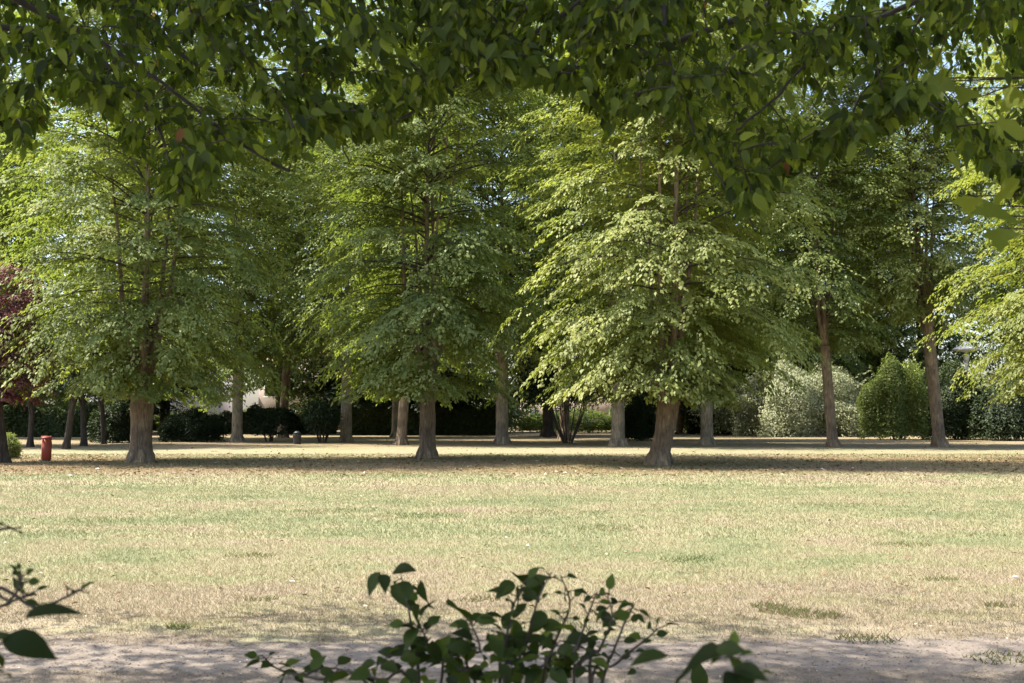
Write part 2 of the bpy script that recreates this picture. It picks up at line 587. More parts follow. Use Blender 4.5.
# greener tufts of weed in the dry grass
for px, py, nb, rr in ((785, 612, 160, 0.22), (812, 616, 160, 0.25), (770, 607, 90, 0.15), (1000, 606, 60, 0.15), (180, 628, 60, 0.1),
                       (420, 516, 240, 0.8), (330, 512, 160, 0.7), (560, 513, 200, 0.9), (840, 505, 150, 0.8), (100, 520, 150, 0.7),
                       (610, 528, 150, 0.6), (940, 580, 60, 0.2), (870, 640, 90, 0.25), (1010, 660, 110, 0.3), (560, 628, 60, 0.3),
                       (480, 600, 50, 0.2), (690, 560, 90, 0.35), (900, 545, 120, 0.4), (250, 556, 90, 0.3), (260, 600, 40, 0.15)):
    c = ground_at(px, py)
    k = nb
    a = gr.uniform(0, 2 * math.pi, k)
    rad_ = rr * np.sqrt(gr.random(k))
    x, y = c[0] + rad_ * np.cos(a), c[1] + rad_ * np.sin(a) * 0.7
    w = 0.014
    hh = gr.uniform(0.015, 0.055, k)
    la = gr.uniform(0, 2 * math.pi, k)
    b0 = np.stack([x - w / 2, y, np.full(k, -0.003)], -1)
    b1 = np.stack([x + w / 2, y, np.full(k, -0.003)], -1)
    tp = np.stack([x + np.cos(la) * hh * 0.9, y + np.sin(la) * hh * 0.9, hh], -1)
    i = np.arange(k) * 3
    gm.add(np.stack([b0, b1, tp], 1).reshape(-1, 3), np.stack([i, i + 1, i + 2, i + 2], -1), gr.uniform(0, 0.1, k))
tag(gm.build("grass", grass_mat()), "short dry grass of the lawn", "grass", kind="stuff")

# grit of the path and its edges
sm = MB()
ns = 13000
x = gr.uniform(-7, 7, ns)
y = np.where(gr.random(ns) < 0.7, gr.normal(7.7, 0.36, ns), gr.uniform(6.0, 9.4, ns))
sz = 0.003 + 0.009 * gr.random(ns) ** 3
ang = gr.uniform(0, 6.28, ns)
oct_ = np.array([[1, 0, 0.1], [0.2, 0.8, 0], [-0.9, 0.25, 0.1], [-0.3, -0.8, 0], [0.05, 0.05, 0.62]])
ca, sa = np.cos(ang)[:, None], np.sin(ang)[:, None]
pv_ = oct_[None] * (1 + 0.25 * gr.normal(size=(ns, 5, 3)))
vx = pv_[:, :, 0] * ca - pv_[:, :, 1] * sa
vy = pv_[:, :, 0] * sa + pv_[:, :, 1] * ca
vv = np.stack([vx, vy, pv_[:, :, 2]], -1) * sz[:, None, None] + np.stack([x, y, np.full(ns, 0.0045)], -1)[:, None, :]
ff = (np.arange(ns) * 5)[:, None, None] + np.array([[0, 1, 4, 4], [1, 2, 4, 4], [2, 3, 4, 4], [3, 0, 4, 4]])[None]
sm.add(vv.reshape(-1, 3), ff.reshape(-1, 4), np.repeat(gr.random(ns), 4))
tag(sm.build("gravel", GRIT), "small stones and crumbs of soil on the path", "gravel", kind="stuff")

lm = MB()
nl = 12400
y = np.concatenate([gr.uniform(30, 48, 6000), gr.uniform(9, 30, 1600), gr.uniform(48, 75, 800), gr.uniform(6.2, 9.2, 4000)])
x = gr.uniform(-1, 1, nl) * (y * 0.47 + 3)
az = gr.uniform(0, 2 * math.pi, nl)
dd = np.stack([np.cos(az), np.sin(az), gr.normal(0.05, 0.2, nl)], -1)
nn = np.stack([gr.normal(0, 0.35, nl), gr.normal(0, 0.35, nl), np.ones(nl)], -1)
size = np.where(y < 9.2, 0.022, np.where(y < 30, 0.06, 0.12)) * gr.uniform(0.6, 1.3, nl)
tn = np.where(gr.random(nl) < 0.04, 1.0, np.clip(gr.normal(0.5, 0.22, nl), 0, 0.92))
leaves(lm, (KITE_V, KITE_F), np.stack([x, y, np.full(nl, 0.02) + 0.02 * gr.random(nl)], -1), dd, nn, size, tn)
tag(lm.build("fallen_leaves", LITTER), "brown fallen leaves scattered under the trees", "leaves", kind="stuff")


# ------------------------------------------------------------------ trees
def crown(mb, wood, rng, axis, R, zb, zt, nb, L, per=16, tw=12, flat=0.42, prof=None, bare=0.25, wood_frac=0.25, droop=0.35, tint_shift=0.0, r_wood=0.04):
    """boughs that leave the trunk, arch over and droop; flat sprays of leaves along them"""
    prof = prof or (lambda s: np.interp(s, [0, 0.04, 0.15, 0.4, 0.78, 0.92, 1.0], [0.80, 0.92, 1.0, 1.03, 1.05, 0.85, 0.2]))
    lob = [(rng.integers(2, 6), rng.uniform(0, 6.28), rng.uniform(0.04, 0.12)) for _ in range(4)]
    ss = np.linspace(0, 1, 60)
    cdf = np.cumsum(prof(ss) ** 1.3 + 0.05 + 0.9 * np.exp(-ss / 0.06))
    cdf /= cdf[-1]
    B, D, N, T = [], [], [], []
    for b in range(nb):
        s = np.interp(rng.random(), cdf, ss)
        az = rng.uniform(0, 2 * math.pi)
        zt_i = zb + s * (zt - zb)
        wav = 1 + sum(a * math.sin(k * az + p + s * 5) for k, p, a in lob)
        r = R * prof(s) * wav * (0.42 + 0.58 * rng.random() ** 0.5) * rng.uniform(0.93, 1.08)
        out = np.array([math.cos(az), math.sin(az), 0.0])
        up = np.interp(s, [0, 0.25, 0.7, 1], [-0.25, -0.05, 0.5, 1.0])
        h0 = np.clip(zt_i - up * r + rng.normal(0, 0.2), zb * 0.92, zt * 0.93)
        a0 = axis(h0)
        tip = axis(zt_i) * np.array([1, 1, 0]) + out * r + np.array([0, 0, zt_i])
        ctl = a0 * np.array([1, 1, 0]) + out * r * 0.55 + np.array([0, 0, max(h0, zt_i) * 0.5 + 0.5 * zt_i + r * droop * (1.1 - s)])
        t = np.linspace(0, 1, 8)[:, None]
        pts = (1 - t) ** 2 * a0 + 2 * t * (1 - t) * ctl + t * t * tip
        if rng.random() < wood_frac:
            wood.tube(pts, np.linspace(r_wood, 0.008, 8), 5, mat=1)
        # side sprays
        m = tw
        tt = bare + (1 - bare) * rng.random(m) ** 0.75
        tt = tt[:, None]
        p = (1 - tt) ** 2 * a0 + 2 * tt * (1 - tt) * ctl + tt * tt * tip
        tang = unit(2 * (1 - tt) * (ctl - a0) + 2 * tt * (tip - ctl))
        side = unit(np.cross(tang, [0, 0, 1.0])) * np.where(rng.random(m) < 0.5, 1, -1)[:, None]
        mixa = rng.uniform(0.1, 1.2, m)[:, None]
        td = unit(tang + side * mixa + np.stack([np.zeros(m), np.zeros(m), rng.uniform(-0.45, 0.10, m)], -1))
        tl = (0.24 * r + 0.35) * rng.uniform(0.5, 1.3, m)
        k = per
        u = rng.random((m, k)) ** 0.85
        sd = unit(np.cross(td, [0, 0, 1.0]))
        lat = rng.normal(0, 0.20, (m, k)) * tl[:, None] * (1.15 - 0.9 * u)
        pos = p[:, None, :] + td[:, None, :] * (u * tl[:, None])[:, :, None] + sd[:, None, :] * lat[:, :, None]
        pos[:, :, 2] += rng.normal(0, 0.025, (m, k)) - 0.22 * (u ** 2) * tl[:, None] - 0.22 * np.abs(lat)
        dj = td[:, None, :] + sd[:, None, :] * (np.sign(lat) * rng.uniform(0.1, 0.8, (m, k)))[:, :, None] + rng.normal(0, 0.15, (m, k, 3))
        dj[:, :, 2] -= rng.uniform(0.05, 0.45, (m, k)) + 0.25 * u
        nj_ = (np.array([0, 0, 1.0]) + 0.45 * out + rng.normal(0, 0.22, (m, 3)))[:, None, :] + rng.normal(0, flat * 0.55, (m, k, 3))
        tb = rng.normal(0, 0.10)
        B.append(pos.reshape(-1, 3))
        D.append(dj.reshape(-1, 3))
        N.append(nj_.reshape(-1, 3))
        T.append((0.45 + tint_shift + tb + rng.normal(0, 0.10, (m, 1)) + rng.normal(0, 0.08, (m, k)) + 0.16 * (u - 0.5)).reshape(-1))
    B, D, N, T = map(np.concatenate, (B, D, N, T))
    aa = np.arctan2(B[:, 1], B[:, 0])
    edge = zb * (0.97 + 0.07 * np.sin(3 * aa + 1) + 0.06 * np.sin(7 * aa + 2) + 0.05 * np.sin(13 * aa)) + rng.normal(0, 0.06, len(B))
    ok = B[:, 2] > edge
    B, D, N, T = B[ok], D[ok], N[ok], T[ok]
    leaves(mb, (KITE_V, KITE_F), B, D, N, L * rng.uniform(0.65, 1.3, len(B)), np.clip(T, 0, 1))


def make_tree(name, label, cat, group, px, py, R, zb, zt, tr, seed, leaf, bark, nb=270, L=0.15, lean=(0, 0), fork=None, per=16, tw=12,
              depth=None, prof=None, tint_shift=0.0, nlimb=5, droop=0.22, bare=0.12, flat=0.42, xyz=None, fat=1.0, bend=0.0):
    rng = np.random.default_rng(seed)
    base = np.array(xyz) if xyz is not None else ground_at(px, py)
    root = empty(name, base)
    wb, fb = MB(), MB()
    lx, ly = lean
    cx, cy = rng.normal(0, 0.10, 2)

    def axis(h):
        q = h / zt
        return np.array([lx * q + bend * max(h, 0) ** 1.6 / (max(h, 0) ** 1.6 + 1.8) + cx * math.sin(q * 5) * q, ly * q + cy * math.sin(q * 4 + 1) * q, h])

    fk = fork if fork else zb * 1.15
    hs = np.concatenate([[-0.05, 0.06, 0.18, 0.38, 0.7], np.linspace(1.1, fk, 7)])
    rr = tr * np.interp(hs, [-0.05, 0.06, 0.18, 0.38, 0.7, 1.1, fk], [1.5, 1.32, 1.17, 1.06, 1.0, 0.98, 0.9 * fat])
    wb.tube([axis(h) for h in hs], rr, 18, 0.05, rng)
    # root flare
    for k in range(6):
        a = k * 1.05 + rng.uniform(-0.3, 0.3)
        o = np.array([math.cos(a), math.sin(a), 0])
        wb.tube([axis(0.55) + o * tr * 0.55, axis(0.22) + o * tr * 1.05, axis(0.0) + o * tr * rng.uniform(1.3, 1.8) + np.array([0, 0, -0.04])],
                [tr * 0.35, tr * 0.34, tr * 0.16], 7)
    # leader and rising limbs
    top = [axis(fk - 0.35), axis(fk + 0.4)] + [axis(h) for h in np.linspace(fk + 1.2, zt * 0.93, 6)]
    wb.tube(top, tr * 0.75 * np.array([1, 0.85, 0.6, 0.42, 0.3, 0.2, 0.12, 0.05]), 9, 0.04, rng)
    for k in range(nlimb):
        a = k * 2 * math.pi / nlimb + rng.uniform(-0.5, 0.5)
        o = np.array([math.cos(a), math.sin(a), 0])
        z0 = fk + rng.uniform(-0.25, 0.25)
        ln = (zt - fk) * rng.uniform(0.5, 0.78)
        sp = R * rng.uniform(0.2, 0.38)
        pts = [axis(z0 - 0.3) + o * tr * 0.1]
        for u in (0.12, 0.3, 0.55, 0.8, 1.0):
            pts.append(axis(z0 + u * ln) + o * (tr * 0.4 + sp * u ** 0.8) + np.append(rng.normal(0, 0.10, 2), 0))
        wb.tube(pts, tr * np.array([0.5, 0.34, 0.23, 0.15, 0.09, 0.03]), 8, 0.04, rng)
    crown(fb, wb, rng, axis, R, zb, zt, nb, L, per, tw, prof=prof, tint_shift=tint_shift, droop=droop, bare=bare, flat=flat)
    wb.build("trunk", [bark, BARK_DARK], root, smooth=True)
    fb.build("crown", leaf, root)
    return tag(root, label, cat, group)


def copy_tree(o, px=None, py=None, rz=0.0, sc=(1, 1, 1), label=None, group=None, xyz=None):
    c = o.copy()
    COL.objects.link(c)
    c.location = xyz if xyz is not None else ground_at(px, py)
    c.rotation_euler = (0, 0, rz)
    c.scale = sc
    if label:
        c["label"] = label
    if group:
        c["group"] = group
    for ch in list(o.children):
        d = ch.copy()
        COL.objects.link(d)
        d.parent = c
    return c


FR = "broad trees of the front row on the lawn"
make_tree("broadleaf_tree", "broad low-crowned green tree left of the lawn with short thick trunk beside the red box", "tree", FR,
          141, 462, 5.0, 2.35, 20.5, 0.375, 21, G_FRONT, BARK, nb=440, L=0.145, fork=2.4, nlimb=4, tw=9, per=32, bare=0.14, fat=1.2)
make_tree("broadleaf_tree", "green tree in the middle of the front row with a straight narrow grey-brown trunk", "tree", FR,
          427, 459, 4.6, 2.35, 21.0, 0.31, 22, G_FRONT, BARK, nb=440, L=0.145, fork=3.0, tint_shift=-0.02, tw=9, per=32, bare=0.14)
make_tree("broadleaf_tree", "yellow-green sunlit tree right of centre whose thick trunk widens into a fork", "tree", FR,
          658, 465, 4.5, 2.2, 20.0, 0.34, 23, G_YELLOW, BARK, nb=440, L=0.145, tw=9, per=32, bare=0.14, lean=(0.5, 0.3), fork=2.2, fat=1.28, bend=0.5)
make_tree("broadleaf_tree", "light green tree at the right edge, only its drooping left boughs in the picture", "tree", FR,
          1100, 461, 4.6, 2.4, 19.0, 0.36, 24, G_YELLOW, BARK, nb=420, L=0.145, tw=9, per=32, bare=0.14)

# second row, higher crowns on tall bare trunks
SR = "tall trees of the second row"
t1 = make_tree("lime_tree", "tall tree with a grey trunk bare to mid height between the two central front trees", "tree", SR,
               502, 444, 5.6, 4.9, 28.0, 0.36, 31, G_FRONT, BARK_GREY, nb=500, L=0.18, fork=6.2, per=18, tw=9)
t2 = make_tree("lime_tree", "slender tree with a tall brown trunk leaning left before the grey-green bush", "tree", SR,
               833, 447, 5.0, 5.4, 25.0, 0.29, 32, G_FRONT, BARK, nb=480, L=0.17, lean=(-1.6, 0), fork=5.4, per=18, tw=9)
t3 = make_tree("lime_tree", "tall leaning tree with a forked trunk before the round dense bush", "tree", SR,
               940, 447, 5.0, 6.9, 25.0, 0.33, 33, G_YELLOW, BARK, nb=480, L=0.17, lean=(-2.0, 0), fork=5.9, per=18, tw=9, fat=1.1)
for src, px, py, rz, s, lab in (
        (t1, 237, 442, 2.2, 0.95, "shaded tree with a plain trunk just right of the leftmost front tree"),
        (t1, 346, 442, 4.0, 1.0, "tree whose dark trunk stands right of the dark spreading shrub"),
        (t2, 401, 445, 3.4, 1.02, "slim tree whose grey trunk shows close to the left of the middle front tree"),
        (t1, 618, 446, 1.1, 1.0, "tree whose pale trunk shows just left of the forked front trunk"),
        (t1, 707, 445, 5.2, 0.96, "tree whose straight grey trunk shows right of the forked front trunk"),
        (t3, 679, 434, 2.6, 1.25, "farther tree with a flared pale sunlit foot close behind the forked front trunk"),
        (t2, 1065, 446, 1.5, 1.05, "tree of the second row behind the right edge boughs"),
        (t1, -34, 446, 0.6, 1.0, "tree rising behind the purple-leaved tree on the left"),
        (t3, 118, 441, 4.2, 0.95, "tree rising behind the leftmost broad front tree")):
    copy_tree(src, px, py, rz, (s, s, s) if s < 1.2 else (1.0, 1.0, 0.6), lab)

# a looser third row, seen between the crowns of the first two
TR = "leafy trees of the third row between the nearer crowns"
for src, x_, y_, rz, s, lab in (
        (t2, -40, 83, 1.0, 1.15, "third-row tree at the left edge above the purple-leaved tree"),
        (t1, -27, 80, 2.0, 1.05, "third-row tree rising just right of the leftmost front crown"),
        (t2, -17.5, 84, 3.0, 1.15, "third-row tree in the gap left of the middle front crown"),
        (t1, -9, 86, 0.4, 1.05, "third-row tree directly behind the middle front crown"),
        (t2, 3.5, 74, 4.4, 1.15, "third-row tree in the gap left of the sunlit front crown"),
        (t2, 13.1, 74, 5.6, 1.1, "third-row tree in the gap right of the sunlit front crown"),
        (t1, 27, 97, 2.6, 1.0, "third-row tree between the two leaning right trees"),
        (t2, 47, 80, 0.9, 1.1, "third-row tree right of the forked leaning tree"),
        (t2, 33, 104, 3.6, 1.25, "third-row tree standing far behind the round dense bush")):
    copy_tree(src, rz=rz, sc=(s, s, s), label=lab, group=TR, xyz=(x_, y_, 0))

# woods behind
BR = "tall trees closing the back of the park"
b1 = make_tree("park_tree", "dark tree far back behind the gap left of the middle front tree", "tree", BR,
               300, 430, 6.6, 3.6, 31, 0.45, 41, G_BACK, BARK_DARK, nb=460, L=0.30, per=11, tw=10, xyz=(-21, 100, 0), tint_shift=-0.08)
b2 = make_tree("park_tree", "dark leafy tree far back between the middle front tree and the sunlit one", "tree", BR,
               545, 430, 6.4, 3.0, 29, 0.45, 42, G_BACK, BARK_DARK, nb=460, L=0.30, per=11, tw=10, xyz=(3, 92, 0), tint_shift=-0.12)
for src, x_, y_, rz, s, lab in (
        (b2, -56, 104, 1.0, 1.10, "far back tree at the left edge of the picture"),
        (b1, -44, 98, 2.0, 0.95, "far back tree behind the leftmost front tree"),
        (b2, -34, 108, 3.0, 1.05, "far back tree just right of the leftmost front crown"),
        (b1, -9.5, 106, 4.0, 1.05, "far back tree behind the middle front crown"),
        (b1, 12.5, 104, 5.0, 1.0, "far back tree behind the sunlit forked tree"),
        (b2, 21, 98, 0.5, 0.95, "far back tree right of the sunlit forked tree"),
        (b1, 29, 102, 1.6, 0.98, "far back tree above the grey-green bush"),
        (b2, 38, 100, 2.7, 1.0, "far back tree above the round dense bush"),
        (b1, 48, 98, 3.8, 1.0, "far back tree above the dark bush at right"),
        (b2, 58, 104, 4.9, 1.1, "far back tree at the right edge of the picture")):
    copy_tree(src, rz=rz, sc=(s, s, s), label=lab, xyz=(x_, y_, 0))

# purple-leaved tree and dark thin tree at the left
make_tree("plum_tree", "purple-leaved tree at the left edge with a dark leaning trunk", "tree", None,
          2, 463, 1.75, 2.2, 7.4, 0.22, 51, G_PLUM, BARK_DARK, nb=190, L=0.11, lean=(-0.9, 0), fork=2.2, per=14, tw=10)
make_tree("small_tree", "thin dark forked tree behind the red box at left", "tree", None,
          66, 449, 2.6, 3.0, 7.0, 0.16, 52, G_DARK, BARK_DARK, nb=110, L=0.14, lean=(0.9, 0), fork=2.0, per=12, tw=9)
THIN = bpy.data.objects["small_tree"]
THIN["group"] = "thin dark trees behind the red box"
for px_, py_, rz_, sc_, lab in ((84, 446, 2.4, (0.9, 0.9, 1.05), "thin dark tree between the red box and the leftmost front trunk"),
                                (104, 444, 4.1, (0.8, 0.8, 1.1), "thin dark tree close to the left of the leftmost front trunk"),
                                (30, 447, 5.3, (0.9, 0.9, 1.0), "thin dark tree between the purple-leaved tree and the red box")):
    copy_tree(THIN, px_, py_, rz_, sc_, lab)
HOLLY = make_tree("holly_tree", "very dark dense evergreen behind the bare grey trunk near the centre", "tree", "dark evergreens at the back of the park",
          547, 437, 3.0, 2.6, 10.0, 0.2, 53, G_DARK, BARK_DARK, nb=240, L=0.17, per=13, tw=11, fork=2.6)
for x_, y_, rz, sc_, lab in ((-48, 96, 1, (1.3, 1.3, 0.8), "low dark evergreen at the far left behind the purple-leaved tree"),
                             (-34, 99, 2, (1.4, 1.3, 0.75), "low dark evergreen behind the leftmost front trunk"),
                             (-14, 98, 3, (1.5, 1.3, 0.8), "low dark evergreen behind the long clipped hedge, left part"),
                             (-6, 96, 4, (1.5, 1.3, 0.85), "low dark evergreen behind the long clipped hedge, right part"),
                             (12, 96, 5, (1.0, 1.0, 0.6), "low dark evergreen left of the forked front trunk"),
                             (20, 97, 6, (1.3, 1.2, 0.75), "low dark evergreen right of the forked front trunk"),
                             (46, 92, 0.5, (1.6, 1.3, 0.8), "low dark evergreen above the tall dark bush at right")):
    copy_tree(HOLLY, rz=rz, sc=sc_, label=lab, xyz=(x_, y_, 0))
make_tree("small_tree", "pale green bushy tree above the grey-green bush", "tree", None,
          800, 434, 4.4, 1.2, 8.2, 0.2, 54, G_GREY, BARK, nb=240, L=0.2, per=13, tw=11, fork=1.8)
make_tree("small_tree", "light green leafy tree above the round dense bush", "tree", None,
          890, 434, 4.2, 1.0, 7.0, 0.2, 55, G_LIGHT, BARK, nb=220, L=0.2, per=13, tw=11, fork=1.8, tint_shift=-0.1)
make_tree("small_tree", "pale sunlit small tree glimpsed left of the middle front trunk", "tree", None,
          385, 433, 2.2, 1.8, 5.5, 0.14, 56, G_LIGHT, BARK_DARK, nb=130, L=0.18, per=12, tw=10, fork=1.6)


# ------------------------------------------------------------------ shrubs and hedges
def shrub(name, label, cat, x0, x1, ytop, ybase, leaf, seed, L=0.13, n=9000, stems=7, bottom=0.0, square=0.0, depth_ratio=0.8, group=None,
          hang=0.4, lump=0.16, tint=0.0):
    rng = np.random.default_rng(seed)
    c = ground_at((x0 + x1) / 2, ybase)
    D = c[1]
    hw = (x1 - x0) / 2 / F_PX * D
    H = height_at(ytop, D)
    c = c + np.array([0, hw * depth_ratio * 0.8, 0])
    root = empty(name, c)
    wb, fb = MB(), MB()
    ptsN = []
    # lumpy dome, leaves in its outer shell
    u = rng.normal(size=(n, 3))
    u = unit(u)
    u[:, 2] = np.where(rng.random(n) < 0.8, np.abs(u[:, 2]), u[:, 2])
    sh = u.copy()
    if not bottom:
        hor = np.linalg.norm(u[:, :2], axis=1, keepdims=True)
        full = rng.random(n) < 0.4          # leaves of the skirt: full girth, any height up to the shoulder
        sh[full, :2] = (u[:, :2] / (hor + 1e-9))[full] * rng.uniform(0.9, 1.0, (full.sum(), 1))
        sh[full, 2] = rng.uniform(-1, 0.12, full.sum())
    if square:
        mx = np.max(np.abs(u), axis=1, keepdims=True)
        sh = u * (1 - square) + u / mx * square
    lumps = unit(rng.normal(size=(26, 3)) + np.array([0, 0, 0.4]))
    ld = u @ lumps.T
    bump = np.max(np.exp((ld - 1) * 14), axis=1)
    rr = (1 - lump) + lump * 1.3 * bump
    depth = 1 - 0.33 * rng.random(n) ** 2
    zc = bottom + (H - bottom) * (0.42 if bottom else 0.36)
    p = np.stack([sh[:, 0] * hw, sh[:, 1] * hw * depth_ratio, np.where(sh[:, 2] > 0, sh[:, 2] * (H - zc), sh[:, 2] * (zc - bottom))], -1) * (rr * depth)[:, None]
    az_ = np.arctan2(u[:, 1], u[:, 0])
    w_ = 1 + lump * sum(rng.uniform(0.3, 0.8) * np.sin(k_ * az_ + rng.uniform(0, 6.28)) for k_ in (2, 3, 5, 7))
    w2_ = 1 + lump * 0.6 * sum(rng.uniform(0.3, 0.8) * np.sin(k_ * p[:, 0] / hw * 3 + rng.uniform(0, 6.28)) for k_ in (1, 2, 3))
    p[:, :2] *= np.clip(w_, 0.75, 1.15)[:, None]
    p[:, 2] = np.where(p[:, 2] > 0, p[:, 2] * np.clip(w2_, 0.6, 1.15), p[:, 2])
    if not bottom and not square:
        p[:, 2] = np.where(p[:, 2] > 0, p[:, 2] * (1 - 0.22 * np.clip(np.abs(p[:, 0]) / hw, 0, 1) ** 2), p[:, 2])
    p[:, 2] += zc
    p[:, 2] = np.maximum(p[:, 2], bottom + 0.03 + 0.1 * rng.random(n))
    p += rng.normal(0, 0.05, (n, 3))
    d = u * np.array([1, 1, 0.3]) + rng.normal(0, 0.55, (n, 3))
    d[:, 2] -= hang
    nr = u + np.array([0, 0, 0.7]) + rng.normal(0, 0.45, (n, 3))
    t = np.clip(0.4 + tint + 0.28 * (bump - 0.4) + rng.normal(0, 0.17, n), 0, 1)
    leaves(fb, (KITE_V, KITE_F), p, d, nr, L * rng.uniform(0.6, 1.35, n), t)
    for k in range(stems):
        a = rng.uniform(0, 2 * math.pi)
        o = np.array([math.cos(a) * hw, math.sin(a) * hw * depth_ratio, 0])
        z1 = bottom + (H - bottom) * rng.uniform(0.45, 0.85)
        wb.tube([o * min(0.16, 0.22 / hw) + np.array([0, 0, -0.05]), o * 0.30 + np.array([0, 0, z1 * 0.35]), o * 0.6 + np.array([0, 0, z1])],
                [0.045, 0.035, 0.015], 6)
        # a stray shoot past the outline
        a2 = rng.uniform(0, 2 * math.pi)
        e0 = np.array([math.cos(a2) * hw * 0.6, math.sin(a2) * hw * depth_ratio * 0.6, zc + (H - zc) * rng.uniform(0.3, 0.7)])
        e1 = e0 * np.array([1.45, 1.45, 1]) + np.array([0, 0, rng.uniform(0.3, 0.55) * H * 0.4])
        sl = np.linspace(0.3, 1, 26)[:, None]
        sp_ = e0 + (e1 - e0) * sl + rng.normal(0, 0.05, (26, 3))
        leaves(fb, (KITE_V, KITE_F), sp_, (e1 - e0)[None] * 0.6 + rng.normal(0, 0.4, (26, 3)), np.array([0, -0.3, 1.0]) + rng.normal(0, 0.4, (26, 3)), L * rng.uniform(0.7, 1.2, 26), np.clip(rng.normal(0.5 + tint, 0.15, 26), 0, 1))
    wb.build("stem", BARK_DARK, root, smooth=True)
    fb.build("foliage", leaf, root)
    return tag(root, label, cat, group)


shrub("shrub", "small bright yellow-green pointed bush at the left edge", "bush", -6, 16, 434, 459, G_LIGHT, 61, L=0.07, n=5000, tint=0.2)
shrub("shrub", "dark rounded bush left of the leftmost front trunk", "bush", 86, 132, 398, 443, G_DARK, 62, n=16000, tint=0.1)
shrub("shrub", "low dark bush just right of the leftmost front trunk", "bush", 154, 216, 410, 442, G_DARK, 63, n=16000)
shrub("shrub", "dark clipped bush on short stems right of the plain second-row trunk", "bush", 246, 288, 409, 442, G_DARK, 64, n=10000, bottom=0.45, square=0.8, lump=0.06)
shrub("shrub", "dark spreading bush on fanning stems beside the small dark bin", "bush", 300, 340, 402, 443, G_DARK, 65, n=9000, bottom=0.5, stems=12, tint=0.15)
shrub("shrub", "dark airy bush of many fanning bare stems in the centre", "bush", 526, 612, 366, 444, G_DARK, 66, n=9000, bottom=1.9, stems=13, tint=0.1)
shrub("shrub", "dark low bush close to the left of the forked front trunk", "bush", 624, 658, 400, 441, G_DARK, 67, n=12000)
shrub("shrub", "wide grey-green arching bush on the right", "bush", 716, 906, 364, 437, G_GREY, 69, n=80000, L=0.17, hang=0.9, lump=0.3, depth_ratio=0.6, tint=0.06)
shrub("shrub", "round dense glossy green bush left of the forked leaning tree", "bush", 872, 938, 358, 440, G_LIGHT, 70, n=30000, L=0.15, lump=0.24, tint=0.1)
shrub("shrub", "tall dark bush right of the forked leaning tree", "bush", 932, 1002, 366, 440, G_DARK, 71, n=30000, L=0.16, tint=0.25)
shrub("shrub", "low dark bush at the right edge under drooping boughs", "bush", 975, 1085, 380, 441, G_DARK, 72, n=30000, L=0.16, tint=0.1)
shrub("shrub", "dull green bush between the grey-green bush and the round one", "bush", 840, 895, 388, 436, G_GREY, 73, n=16000, L=0.15, tint=-0.25)


u0 = shrub("far_shrub", "tall green bush in the belt of bushes closing the far edge of the park", "bush", 20, 150, 378, 430.5, G_BACK, 74, L=0.32, n=16000, lump=0.3, tint=-0.25,
           group="bushes along the far edge of the park")
u0.location = (-72, 112, 0)
for k_ in range(1, 14):
    s_ = (0.85 + 0.3 * math.sin(k_ * 2.3) ** 2) * (0.42 if k_ in (3, 4, 7) else 1.0)
    copy_tree(u0, rz=k_ * 1.7, sc=(1.0, 1.0, s_), xyz=(-72 + 11.2 * k_, 112 + 2.5 * math.sin(k_ * 1.9), 0))


def hedge(label, px0, px1, py_base, py_top, seed, n, leaf=G_DARK):
    rng = np.random.default_rng(seed)
    a, b = ground_at(px0, py_base), ground_at(px1, py_base)
    H = height_at(py_top, a[1])
    root = empty("hedge", (a + b) / 2)
    Ln = b[0] - a[0]
    fb, wb = MB(), MB()
    W = 1.1
    u = rng.random(n)
    side = rng.integers(0, 3, n)
    x = (u - 0.5) * Ln
    side = np.where(rng.random(n) < 0.25, 3, side)
    yy = np.where(side == 0, -W / 2, np.where(side == 1, W / 2, rng.uniform(-W / 2, W / 2, n)))
    zz = np.where(side == 2, H, rng.uniform(0.05, H, n))
    p = np.stack([x, yy, zz + np.zeros(n)], -1) * np.array([1, 1, 1]) + rng.normal(0, 0.09, (n, 3))
    ph = rng.uniform(0, 6.28, 4)
    p[:, 2] *= 0.92 + 0.16 * np.sin(x * 0.9 + ph[0]) + 0.12 * np.sin(x * 2.3 + ph[1]) + 0.07 * np.sin(x * 5.1 + ph[2])
    p[:, 1] += 0.25 * np.sin(x * 1.1 + ph[3])
    d = rng.normal(0, 1, (n, 3))
    nr = np.stack([rng.normal(0, 0.5, n), np.where(side == 0, -1, np.where(side == 1, 1, 0)) + rng.normal(0, 0.5, n), 0.5 + (side == 2)], -1)
    leaves(fb, (KITE_V, KITE_F), p, d, nr, 0.2 * rng.uniform(0.6, 1.3, n), np.clip(rng.normal(0.4, 0.2, n), 0, 1))
    for k in range(max(3, int(Ln / 1.2))):
        xx = (k + 0.5) / max(3, int(Ln / 1.2)) * Ln - Ln / 2
        wb = MB()
        wb.tube([[xx, 0, -0.05], [xx + 0.05, 0.03, H * 0.5], [xx - 0.04, -0.03, H * 0.9]], [0.04, 0.03, 0.01], 5)
        wb.build("stem", BARK_DARK, root)
    fb.build("foliage", leaf, root)
    return tag(root, label, "hedge", "dark hedges along the back of the park")


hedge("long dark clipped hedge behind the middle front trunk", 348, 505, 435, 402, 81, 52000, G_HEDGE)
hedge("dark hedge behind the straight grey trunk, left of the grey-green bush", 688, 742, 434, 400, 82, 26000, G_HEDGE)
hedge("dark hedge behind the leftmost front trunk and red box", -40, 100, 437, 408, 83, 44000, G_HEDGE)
hedge("dark hedge along the back behind the clipped bush", 195, 335, 434, 412, 84, 40000)

